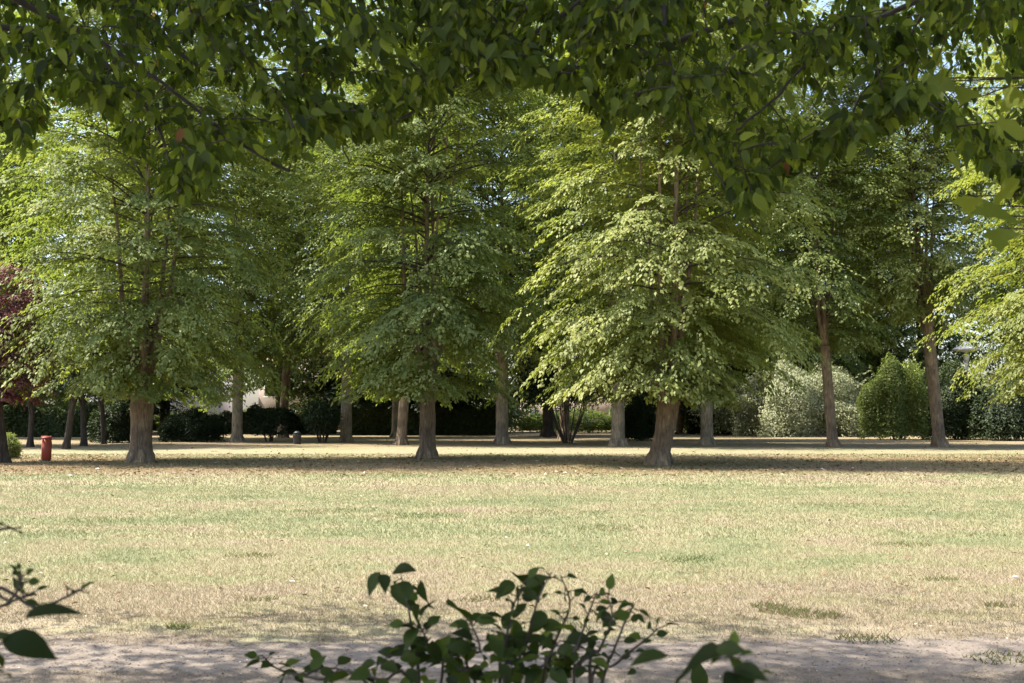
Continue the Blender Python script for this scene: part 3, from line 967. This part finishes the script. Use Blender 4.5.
# ------------------------------------------------------------------ houses glimpsed behind
ROOF = plain_mat("brown_roof_tiles", (0.20, 0.10, 0.07), 0.85, 0.3, 3)
ROOF_G = plain_mat("grey_roof_slates", (0.13, 0.13, 0.14), 0.8, 0.3, 3)
GLASS = plain_mat("dark_window_glass", (0.04, 0.05, 0.06), 0.1, 0.2, 1)
FRAME = plain_mat("white_window_frame", (0.75, 0.74, 0.70), 0.5, 0.05, 3)


def house(label, cx, y, w, dp, h, wall_c, roof_m, rows, cols, ridge=3.0):
    root = empty("house", (cx, y, 0))
    wm = plain_mat("rendered_wall", wall_c, 0.9, 0.10, 1.5)
    m = MB()
    m.box((0, dp / 2, h / 2), (w, dp, h))
    m.add([[-w / 2, 0, h], [-w / 2, dp, h], [-w / 2, dp / 2, h + ridge - 0.1], [w / 2, 0, h], [w / 2, dp, h], [w / 2, dp / 2, h + ridge - 0.1]],
          [[0, 1, 2, 2], [3, 5, 4, 4]])
    m.build("wall", wm, root)
    r = MB()
    e = 0.35
    for s in (0, 1):
        y0 = -e if s == 0 else dp + e
        z0 = h - e * ridge / (dp / 2) + 0.02
        lo = [[-w / 2 - e, y0, z0], [w / 2 + e, y0, z0], [w / 2 + e, dp / 2, h + ridge], [-w / 2 - e, dp / 2, h + ridge]]
        up = [[a, b, c + 0.14] for a, b, c in lo]
        r.add(lo + up, [[0, 1, 2, 3], [4, 5, 6, 7], [0, 1, 5, 4], [1, 2, 6, 5], [3, 0, 4, 7]])
    ro = r.build("roof", roof_m, root)
    cb = MB()
    cb.box((w * 0.28, dp / 2, h + ridge + 0.45), (0.7, 0.9, 1.5))
    cb.box((w * 0.28, dp / 2, h + ridge + 1.25), (0.86, 1.06, 0.12))
    cb.build("chimney", roof_m, ro)
    for i in range(rows):
        for j in range(cols):
            x = (j + 0.5) / cols * w - w / 2
            z = 1.7 + i * 2.8
            f = MB()
            f.box((x, -0.03, z + 0.68), (1.2, 0.10, 0.10))
            f.box((x, -0.03, z - 0.68), (1.36, 0.16, 0.10))
            for s in (-0.55, 0, 0.55):
                f.box((x + s, -0.03, z), (0.10 if s else 0.06, 0.10, 1.25))
            fo = f.build("window", FRAME, root)
            g = MB()
            g.box((x, -0.008, z), (0.99, 0.03, 1.24))
            g.build("pane", GLASS, fo)
    return tag(root, label, "house")


house("pale white house glimpsed through the gap right of the leftmost front trunk", -40.5, 122, 15, 9, 5.6, (0.5, 0.5, 0.52), ROOF_G, 2, 5)
house("pinkish house half hidden by leaves left of the middle front tree", -24.0, 126, 10, 9, 8.4, (0.5, 0.41, 0.35), ROOF, 3, 4)
house("low pale pinkish house glimpsed behind the forked front trunk", 13.0, 124, 24, 9, 5.2, (0.4, 0.32, 0.27), ROOF, 2, 8)
house("white house glimpsed through leaves at the left edge", -60.0, 116, 12, 9, 5.6, (0.5, 0.5, 0.5), ROOF_G, 2, 4)

# ------------------------------------------------------------------ red box, bin, lamp
RED = plain_mat("faded_red_paint", (0.36, 0.07, 0.042), 0.55, 0.18, 5)
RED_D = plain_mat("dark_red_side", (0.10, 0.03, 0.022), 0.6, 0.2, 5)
PALE = plain_mat("pale_notice", (0.50, 0.42, 0.30), 0.7, 0.1, 8)
BLACK = plain_mat("dark_metal", (0.03, 0.033, 0.035), 0.5, 0.3, 5)
WHITE = plain_mat("white_lamp_metal", (0.42, 0.44, 0.46), 0.35, 0.08, 4)

g = ground_at(46, 461)
k = (g[1]) / F_PX
W_, H_ = 8.6 * k, 24 * k
root = empty("red_litter_box", g, 0.5)
tag(root, "faded red upright box standing on the grass beside the purple-leaved tree", "box")
m = MB()
m.box((0, 0, 0.05 + (H_ - 0.12) / 2), (W_, W_ * 0.9, H_ - 0.12))
m.build("body", RED, root)
m = MB()
m.add([[-W_ / 2 - .015, -W_ * .45 - .015, H_ - .068], [W_ / 2 + .015, -W_ * .45 - .015, H_ - .068], [W_ / 2 + .015, W_ * .45 + .015, H_ - .02], [-W_ / 2 - .015, W_ * .45 + .015, H_ - .02],
       [-W_ / 2 - .015, -W_ * .45 - .015, H_ - .03], [W_ / 2 + .015, -W_ * .45 - .015, H_ - .03], [W_ / 2 + .015, W_ * .45 + .015, H_ + .03], [-W_ / 2 - .015, W_ * .45 + .015, H_ + .03]],
      [[0, 3, 2, 1], [4, 5, 6, 7], [0, 1, 5, 4], [1, 2, 6, 5], [2, 3, 7, 6], [3, 0, 4, 7]])
m.build("lid", RED, root)
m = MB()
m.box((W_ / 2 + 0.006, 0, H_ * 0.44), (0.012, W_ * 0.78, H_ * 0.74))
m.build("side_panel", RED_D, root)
m = MB()
m.box((W_ / 2 + 0.016, -W_ * 0.1, H_ * 0.66), (0.008, W_ * 0.38, H_ * 0.26))
m.build("notice", PALE, root)
m = MB()
m.box((0, 0, 0.02), (W_ * 0.9, W_ * 0.8, 0.07))
m.build("base", BLACK, root)

g = ground_at(297, 444)
k = g[1] / F_PX
root = empty("litter_bin", g)
tag(root, "small dark round-topped bin between two dark bushes", "bin")
r_, h_ = 4.2 * k, 13 * k
m = MB()
m.lathe([(0, 0.0), (r_ * 0.82, 0.0), (r_ * 0.86, 0.03), (r_ * 0.95, h_ * 0.3), (r_, h_ * 0.66), (r_ * 1.04, h_ * 0.67), (r_ * 1.04, h_ * 0.71), (r_ * 0.9, h_ * 0.71), (0, h_ * 0.70)])
m.build("body", BLACK, root, smooth=False)
m = MB()
m.lathe([(r_ * 0.9, h_ * 0.78), (r_ * 0.98, h_ * 0.79), (r_ * 0.7, h_ * 0.92), (r_ * 0.3, h_ * 0.99), (0, h_)])
for a in range(4):
    th = a * math.pi / 2 + 0.7
    m.box((r_ * 0.84 * math.cos(th), r_ * 0.84 * math.sin(th), h_ * 0.745), (0.04, 0.04, h_ * 0.09))
m.build("hood", BLACK, root)

g = np.array([0, 93.0, 0])
g[0] = (967 - 512) / F_PX * 93
root = empty("street_lamp", g)
tag(root, "white park lamp with a flat saucer head seen through the leaves at right", "lamp")
zt_ = height_at(352, 93)
m = MB()
m.lathe([(0.16, 0), (0.16, 1.2), (0.11, 1.3), (0.10, zt_ - 0.1)], k=12)
m.build("post", WHITE, root, smooth=True)
m = MB()
m.lathe([(0.0, zt_ - 0.14), (0.10, zt_ - 0.14), (0.16, zt_ - 0.02), (0.95, zt_ + 0.08), (1.10, zt_ + 0.2), (1.05, zt_ + 0.3), (0.45, zt_ + 0.55), (0.3, zt_ + 0.8), (0, zt_ + 0.9)], k=24)
m.build("lamp_head", WHITE, root, smooth=True)
m = MB()
m.lathe([(0.0, zt_ - 0.75), (0.2, zt_ - 0.7), (0.26, zt_ - 0.4), (0.2, zt_ - 0.15), (0.0, zt_ - 0.145)], k=16)
m.build("diffuser", plain_mat("milky_lamp_glass", (0.55, 0.57, 0.58), 0.25, 0.05, 3), root, smooth=True)

# ------------------------------------------------------------------ trees the photo is taken under
FRX = [-80, 0, 25, 60, 100, 130, 160, 185, 210, 235, 262, 290, 320, 345, 372, 400, 440, 500, 560, 590, 605, 630, 655, 690, 718, 745, 768, 800, 830, 875, 900, 930, 965, 1000, 1030, 1110]
FRY = [150, 140, 160, 120, 118, 165, 200, 212, 200, 150, 175, 170, 135, 150, 160, 135, 100, 95, 96, 112, 145, 118, 115, 140, 195, 228, 215, 172, 165, 150, 125, 130, 160, 190, 215, 210]


def bez_path(ctrl, n):
    c = np.array(ctrl, float)
    t = np.linspace(0, len(c) - 1, n)
    i = np.clip(t.astype(int), 0, len(c) - 2)
    f = (t - i)[:, None]
    p0, p1, p2, p3 = c[np.maximum(i - 1, 0)], c[i], c[i + 1], c[np.minimum(i + 2, len(c) - 1)]
    return 0.5 * (2 * p1 + (p2 - p0) * f + (2 * p0 - 5 * p1 + 4 * p2 - p3) * f ** 2 + (3 * p1 - p0 - 3 * p2 + p3) * f ** 3)


def overhang(label, trunk_xy, seed, boughs, xr, ntw, R, zb, zt):
    rng = np.random.default_rng(seed)
    root = empty("overhanging_tree", (trunk_xy[0], trunk_xy[1], 0))
    off = np.array([trunk_xy[0], trunk_xy[1], 0.0])
    wb, fb = MB(), MB()

    def axis(h):
        return np.array([0.05 * h, 0.04 * h, h])
    hs = np.array([-0.05, 0.1, 0.3, 0.7, 1.5, 3, 5, 7.5, zt * 0.92])
    wb.tube([axis(h) for h in hs], [0.55, 0.46, 0.38, 0.34, 0.32, 0.29, 0.24, 0.16, 0.03], 16, 0.05, rng)
    skel, own = [], []
    for bi, (r0, ctrl) in enumerate(boughs):
        pts = [at(*c) - off for c in ctrl]
        end = pts[-1]
        hz = min(max(end[2] + 0.4, 2.8), 5.5)
        pts += [0.5 * end + 0.5 * axis(hz) + np.array([0, 0, 0.25]), axis(hz - 0.3)]
        P = bez_path(pts, 40)
        P += np.cumsum(rng.normal(0, 0.004, P.shape), axis=0) * np.linspace(1, 0, 40)[:, None]
        wb.tube(P, r0 + (0.03 + r0) * np.linspace(0, 1, 40) ** 3, 7, 0.05, rng, mat=1)
        skel.append(P)
        own.append(r0 + (0.03 + r0) * np.linspace(0, 1, 40) ** 3)
    S = np.concatenate(skel)
    BB, DD, NN, LL, TT = [], [], [], [], []
    tips = []
    for i in range(ntw):
        px = rng.uniform(*xr)
        fy = np.interp(px, FRX, FRY) - 16
        if rng.random() < 0.24:
            py = fy - rng.uniform(0, 25)
        else:
            py = fy - (fy + 60) * rng.random() ** 0.8
        # the tufts leave gaps between them
        if math.sin(px * 0.051 + 1.3 * math.sin(py * 0.043)) * math.sin(py * 0.07 + px * 0.013) > 0.66 and py > 45:
            continue
        tips.append(at(px, py, rng.uniform(2.9, 6.0) if rng.random() < 0.8 else rng.uniform(4.5, 7.0)) - off)
    tips.sort(key=lambda q: np.min(np.linalg.norm(S - q, axis=1)))
    for tip in tips:
        dv = S - tip
        cost = np.linalg.norm(dv, axis=1) + 0.5 * np.maximum(0, -dv[:, 2])
        b = S[int(np.argmin(cost))]
        ln = np.linalg.norm(b - tip)
        mid = 0.5 * (b + tip) + np.array([0, 0, 0.14 * ln]) + rng.normal(0, 0.07, 3) * ln
        t = np.linspace(0, 1, 8)[:, None]
        P = (1 - t) ** 2 * b + 2 * t * (1 - t) * mid + t * t * tip
        wb.tube(P, np.linspace(0.0032, 0.0012, 8), 4, mat=1)
        S = np.concatenate([S, P[1:6]])
        k = rng.integers(10, 19)
        span = min(1.0, 0.42 / max(ln, 0.05))
        u = 1 - span * rng.random(k)
        u = np.concatenate([u, [1.0]])[:, None]
        p = (1 - u) ** 2 * b + 2 * u * (1 - u) * mid + u * u * tip
        p[:-1] += rng.normal(0, 0.02, (k, 3))
        tg = unit(2 * (1 - u) * (mid - b) + 2 * u * (tip - mid))
        sd = unit(np.cross(tg, [0, 0, 1.0])) * np.where(np.arange(k + 1) % 2, 1, -1)[:, None]
        d = tg * 0.5 + sd * rng.uniform(0.2, 0.9, (k + 1, 1)) + rng.normal(0, 0.25, (k + 1, 3))
        d[:, 2] -= rng.uniform(0.1, 1.0, k + 1) + rng.uniform(0, 0.7)
        nr = np.stack([rng.normal(0, 0.8, k + 1), -0.45 + rng.normal(0, 0.7, k + 1), rng.uniform(-0.1, 1.1, k + 1)], -1)
        BB.append(p + unit(d) * 0.008)
        DD.append(d)
        NN.append(nr)
        LL.append(rng.uniform(0.034, 0.064, k + 1))
        TT.append(np.where(rng.random(k + 1) < 0.003, 1.0, np.clip(rng.normal(0.45, 0.25, k + 1), 0, 0.92)))
    B, D, N, Lh, T = map(np.concatenate, (BB, DD, NN, LL, TT))
    leaves(fb, BEECH, B, D, N, Lh, T)
    # the rest of the crown, above and behind the camera
    prof = lambda s: np.interp(s, [0, 0.15, 0.4, 0.7, 0.9, 1.0], [0.7, 0.95, 1.0, 0.75, 0.4, 0.1])
    crown(fb, wb, rng, axis, R, zb, zt, 230, 0.13, 14, 12, prof=prof, wood_frac=0.5)
    wb.build("trunk", [BARK_GREY, TWIG], root, smooth=True)
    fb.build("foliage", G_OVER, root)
    return tag(root, label, "tree", "trees whose boughs hang over the view")


overhang("dark leafy boughs of the tree overhanging the top right of the view", (5.6, 0.6), 91, [
    (0.0060, [(372, 136, 4.3), (430, 100, 4.2), (482, 62, 4.05), (577, 0, 3.9), (700, -80, 3.6)]),
    (0.0090, [(565, 78, 4.4), (610, 62, 4.3), (660, 45, 4.2), (775, 0, 4.0), (900, -70, 3.7)]),
    (0.0045, [(735, 128, 3.7), (775, 95, 3.7), (815, 55, 3.7), (865, 22, 3.7), (920, -4, 3.7), (1020, -60, 3.6)]),
    (0.0030, [(752, 226, 3.3), (728, 195, 3.35), (700, 148, 3.4), (683, 100, 3.45), (668, 50, 3.5), (672, -10, 3.6), (760, -90, 3.6)]),
    (0.002, [(1010, 205, 3.9), (985, 150, 3.9), (935, 80, 3.9), (905, 40, 3.9), (960, -40, 3.8), (1060, -90, 3.7)]),
    (0.0045, [(840, 150, 4.6), (860, 100, 4.6), (900, 60, 4.5), (1000, 10, 4.4), (1090, -40, 4.2)]),
    (0.0045, [(560, 40, 4.9), (640, 10, 4.8), (720, -20, 4.7), (860, -90, 4.4)]),
    (0.0025, [(1060, 160, 3.4), (1070, 100, 3.4), (1080, 20, 3.4), (1090, -60, 3.3)]),
], (430, 1120), 1180, 5.8, 4.7, 13.0)
overhang("dark leafy boughs of the tree overhanging the top left of the view", (-4.7, 4.3), 92, [
    (0.0060, [(290, 170, 4.0), (225, 128, 4.0), (150, 75, 3.95), (95, 40, 3.9), (15, 0, 3.8), (-90, -70, 3.6)]),
    (0.0045, [(330, 72, 4.4), (270, 75, 4.4), (205, 72, 4.3), (130, 20, 4.2), (60, -40, 4.0)]),
    (0.0045, [(180, 205, 3.6), (165, 160, 3.6), (140, 110, 3.6), (95, 60, 3.6), (30, 32, 3.6), (-60, 20, 3.5), (-160, -50, 3.3)]),
    (0.0045, [(460, 30, 4.6), (380, 20, 4.5), (300, -5, 4.4), (180, -60, 4.2)]),
    (0.0025, [(30, 150, 4.4), (10, 100, 4.3), (-30, 40, 4.2), (-90, -30, 4.0)]),
    (0.003, [(350, 165, 4.9), (330, 120, 4.9), (290, 60, 4.8), (220, 10, 4.6), (120, -50, 4.3)]),
], (-110, 520), 1040, 6.2, 5.5, 14.0)

# young tree with lobed leaves at the right edge
rng = np.random.default_rng(95)
off = at(1190, 430, 3.6)
off[2] = 0
root = empty("maple_sapling", off)
tag(root, "bright lobed leaves of a young tree reaching in at the upper right edge", "tree")
wb, fb = MB(), MB()
wb.tube([[0, 0, -0.05], [0.02, 0.02, 1.0], [-0.02, 0.03, 2.0], [0.0, 0.0, 3.4]], [0.035, 0.03, 0.022, 0.008], 8)
LV = [(1012, 216, 3.1, 48), (985, 205, 3.2, 40), (968, 196, 3.4, 30), (1020, 180, 3.3, 40), (1000, 228, 3.2, 30),
      (950, 78, 3.5, 36), (968, 88, 3.5, 28), (930, 82, 3.6, 30), (1015, 120, 3.4, 34), (1005, 150, 3.4, 34), (1018, 88, 3.4, 30)]
B, D, N, Lq = [], [], [], []
for px, py, dp, sz in LV:
    p = at(px, py, dp) - off
    wb.tube([[0.0, 0.02, p[2] - 0.05], 0.5 * p + np.array([0, 0, 0.5 * p[2] + 0.03]), p], [0.006, 0.004, 0.002], 5)
    B.append(p)
    D.append([rng.uniform(-0.8, 0.1), rng.normal(0, 0.4), -0.6 + rng.normal(0, 0.3)])
    N.append([rng.normal(0, 0.3), -0.6, 0.8])
    Lq.append(sz / F_PX * dp)
leaves(fb, LOBED, np.array(B), np.array(D), np.array(N), np.array(Lq), rng.random(len(B)))
# more of its leaves outside the frame
k = 60
p = np.stack([rng.normal(0.1, 0.35, k), rng.normal(0, 0.3, k), rng.uniform(1.8, 3.6, k)], -1)
leaves(fb, LOBED, p, rng.normal(0, 0.6, (k, 3)) + np.array([0, 0, -0.5]), rng.normal(0, 0.4, (k, 3)) + np.array([0, -0.4, 0.8]), rng.uniform(0.09, 0.14, k), rng.random(k))
wb.build("trunk", TWIG, root, smooth=True)
fb.build("foliage", G_MAPLE, root)


# ------------------------------------------------------------------ shrubs right in front of the camera
def sprig(wb, fb, rng, off, path, r0, r1, nleaf, L, tmpl=BROAD, start=0.5, spread=0.9, up=0.1):
    P = bez_path([np.asarray(p) - off for p in path], 24)
    wb.tube(P, np.linspace(r0, r1, 24), 6)
    u = start + (1 - start) * (np.arange(nleaf) + rng.uniform(0, 0.8, nleaf)) / nleaf
    idx = np.clip((u * 23).astype(int), 0, 22)
    p = P[idx] + (P[idx + 1] - P[idx]) * (u * 23 - idx)[:, None]
    tg = unit(P[idx + 1] - P[idx])
    a = np.arange(nleaf) * 2.4 + rng.uniform(0, 6)
    sd = np.stack([np.cos(a), np.sin(a) * 0.7, np.zeros(nleaf)], -1)
    d = tg * 0.35 + sd * spread + rng.normal(0, 0.2, (nleaf, 3))
    d[:, 2] += rng.uniform(-0.5, 0.35, nleaf) + up
    nr = np.array([0, -0.55, 0.8]) + rng.normal(0, 0.4, (nleaf, 3))
    st = unit(d) * 0.012
    for q, s in zip(p, st):
        wb.tube([q, q + s], [0.0012, 0.001], 4)
    leaves(fb, tmpl, p + st, d, nr, L * rng.uniform(0.6, 1.2, nleaf), np.clip(rng.normal(0.5, 0.25, nleaf), 0, 1))


def pixel_leaves(wb, fb, rng, off, items, tmpl, tint=0.4):
    """single leaves: (base px, base py, tip px, tip py, distance, facing)"""
    for bx, by, tx, ty, dp, fc in items:
        a, b = at(bx, by, dp) - off, at(tx, ty, dp * rng.uniform(0.97, 1.05)) - off
        d = (b - a)[None]
        nr = np.array([[rng.normal(0, 0.25), -fc, math.sqrt(max(0.05, 1 - fc * fc))]])
        leaves(fb, tmpl, a[None], d, nr, np.linalg.norm(d), np.clip(rng.normal(tint, 0.2), 0, 1))


rng = np.random.default_rng(101)
off = np.array([0.02, 1.95, 0.0])
root = empty("foreground_shrub", off)
tag(root, "dark leafy shrub with thin upright stems at the bottom centre", "bush", "shrubs in front of the camera")
wb, fb = MB(), MB()


def stem_to(*pts, dp=1.9, bx=0.0, by=0.0):
    top = [at(px, py, dp + rng.uniform(-0.12, 0.12)) for px, py in pts]
    return [off + np.array([bx, by, -0.03]), off + np.array([bx * 1.6 + 0.25 * (top[0][0] - off[0]), by, 0.62])] + top


for pts, n, L, s in (
        (((420, 690), (413, 640), (408, 606), (401, 575)), 1, 0.03, 0.62),
        (((440, 690), (430, 650), (418, 620)), 8, 0.052, 0.62),
        (((470, 690), (480, 650), (468, 618)), 8, 0.055, 0.62),
        (((500, 690), (505, 650), (512, 610), (524, 582)), 10, 0.05, 0.58),
        (((520, 690), (525, 650), (538, 600), (552, 572)), 2, 0.02, 0.60),
        (((505, 700), (515, 660), (535, 625)), 8, 0.055, 0.60),
        (((540, 690), (556, 640), (570, 605), (560, 575)), 7, 0.026, 0.60),
        (((560, 690), (576, 650), (590, 610), (597, 592)), 9, 0.034, 0.58),
        (((590, 690), (600, 650), (612, 620), (608, 596)), 9, 0.034, 0.58),
        (((600, 690), (612, 655), (628, 615), (634, 606)), 6, 0.028, 0.62),
        (((590, 700), (615, 665), (645, 640), (660, 627)), 3, 0.028, 0.60),
        (((455, 690), (440, 660), (395, 655), (375, 668)), 9, 0.05, 0.60),
        (((420, 700), (380, 680), (330, 668), (305, 676)), 9, 0.042, 0.62),
        (((380, 700), (320, 680), (280, 670), (262, 655)), 8, 0.038, 0.66),
        (((540, 700), (545, 665), (560, 640)), 8, 0.05, 0.6),
        (((575, 700), (580, 665), (600, 650)), 8, 0.045, 0.6),
        (((480, 700), (460, 670), (430, 650)), 9, 0.055, 0.6)):
    sprig(wb, fb, rng, off, stem_to(*pts, bx=rng.normal(0, 0.06), by=rng.normal(0, 0.05)), 0.0045, 0.0010, n + 6, L * 0.78, start=s)
pixel_leaves(wb, fb, rng, off, [
    (393, 572, 413, 566, 1.9, 0.7), (380, 572, 366, 594, 1.9, 0.6), (383, 574, 386, 590, 1.88, 0.7), (397, 583, 411, 606, 1.9, 0.75),
    (416, 593, 438, 601, 1.9, 0.75), (420, 605, 412, 630, 1.88, 0.75), (447, 605, 477, 616, 1.9, 0.5), (517, 575, 541, 586, 1.95, 0.6),
    (514, 582, 496, 596, 1.95, 0.6), (522, 592, 512, 608, 1.95, 0.8), (520, 588, 537, 596, 1.95, 0.4), (545, 612, 530, 630, 1.9, 0.7)], BROAD)
# dense heart of the shrub
k = 120
px = rng.normal(505, 65, k)
py = 618 + 85 * rng.random(k) ** 0.7 + 0.0009 * (px - 505) ** 2 * 2
c = np.array([at(a, b, rng.uniform(1.75, 2.1)) for a, b in zip(px, py)]) - off
dd = rng.normal(0, 0.7, (k, 3)) + np.array([0, 0, -0.1])
leaves(fb, BROAD, c, dd, rng.normal(0, 0.4, (k, 3)) + np.array([0, -0.6, 0.75]), rng.uniform(0.02, 0.044, k), np.clip(rng.normal(0.5, 0.3, k), 0, 1))
k = 170          # its lower part, below the frame
c = np.stack([rng.normal(0, 0.24, k), rng.normal(0, 0.2, k), rng.uniform(0.35, 1.13, k)], -1)
leaves(fb, BROAD, c, rng.normal(0, 0.7, (k, 3)), rng.normal(0, 0.4, (k, 3)) + np.array([0, -0.5, 0.8]), rng.uniform(0.035, 0.06, k), np.clip(rng.normal(0.5, 0.25, k), 0, 1))
wb.build("stem", TWIG, root, smooth=True)
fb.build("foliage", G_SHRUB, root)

rng = np.random.default_rng(102)
off = np.array([-0.72, 1.25, 0.0])
root = empty("foreground_shrub", off)
tag(root, "dark twig with small leaves and two big pointed leaves at the bottom left corner", "bush", "shrubs in front of the camera")
wb, fb = MB(), MB()
sprig(wb, fb, rng, off, [off, off + np.array([0, 0, 0.8]), at(-60, 640, 1.5), at(0, 607, 1.55), at(30, 594, 1.55)], 0.006, 0.0012, 10, 0.017, SMALL, 0.86)
sprig(wb, fb, rng, off, [off, off + np.array([0.02, 0, 0.8]), at(-40, 625, 1.5), at(10, 600, 1.5), at(22, 575, 1.5)], 0.005, 0.0012, 12, 0.014, SMALL, 0.86)
sprig(wb, fb, rng, off, [off, off + np.array([0.02, 0.02, 0.8]), at(-30, 625, 1.5), at(40, 608, 1.5), at(84, 588, 1.5)], 0.005, 0.0012, 6, 0.014, SMALL, 0.88)
sprig(wb, fb, rng, off, [off, off + np.array([-0.03, 0.02, 0.8]), at(-60, 560, 1.5), at(-10, 533, 1.5), at(12, 528, 1.5)], 0.005, 0.0012, 3, 0.010, SMALL, 0.93)
sprig(wb, fb, rng, off, [off, off + np.array([0, -0.1, 0.8]), at(-50, 690, 1.1), at(-20, 660, 1.1), at(5, 640, 1.1)], 0.005, 0.0012, 2, 0.03, BROAD, 0.9)
pixel_leaves(wb, fb, rng, off, [(24, 619, 85, 603, 1.05, 0.35), (2, 640, 58, 652, 1.05, 0.6), (-16, 650, 8, 662, 1.05, 0.7), (-5, 672, 14, 672, 1.1, 0.7),
                                (-8, 640, 12, 632, 1.05, 0.7)], BROAD, 0.25)
wb.build("stem", TWIG, root, smooth=True)
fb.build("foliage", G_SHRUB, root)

rng = np.random.default_rng(103)
off = np.array([0.36, 1.15, 0.0])
root = empty("foreground_shrub", off)
tag(root, "sprig with large blurred dark leaves at the bottom right of the centre shrub", "bush", "shrubs in front of the camera")
wb, fb = MB(), MB()
sprig(wb, fb, rng, off, [off, off + np.array([0, 0, 0.8]), at(745, 760, 1.15), at(738, 690, 1.15), at(732, 655, 1.15)], 0.005, 0.0012, 3, 0.03, BROAD, 0.93)
sprig(wb, fb, rng, off, [off, off + np.array([0, 0, 0.8]), at(745, 760, 1.15), at(740, 700, 1.15), at(750, 672, 1.15)], 0.005, 0.0012, 2, 0.028, BROAD, 0.95)
pixel_leaves(wb, fb, rng, off, [(722, 655, 664, 672, 1.12, 0.55), (716, 650, 745, 648, 1.12, 0.8), (668, 656, 630, 658, 1.2, 0.15),
                                (735, 668, 768, 676, 1.12, 0.6), (742, 670, 752, 690, 1.12, 0.7), (733, 672, 728, 695, 1.12, 0.7)], BROAD, 0.3)
wb.tube([at(722, 655, 1.12) - off, at(733, 655, 1.14) - off], [0.001, 0.001], 4)
wb.tube([at(668, 656, 1.2) - off, at(722, 656, 1.14) - off], [0.0008, 0.001], 4)
wb.build("stem", TWIG, root, smooth=True)
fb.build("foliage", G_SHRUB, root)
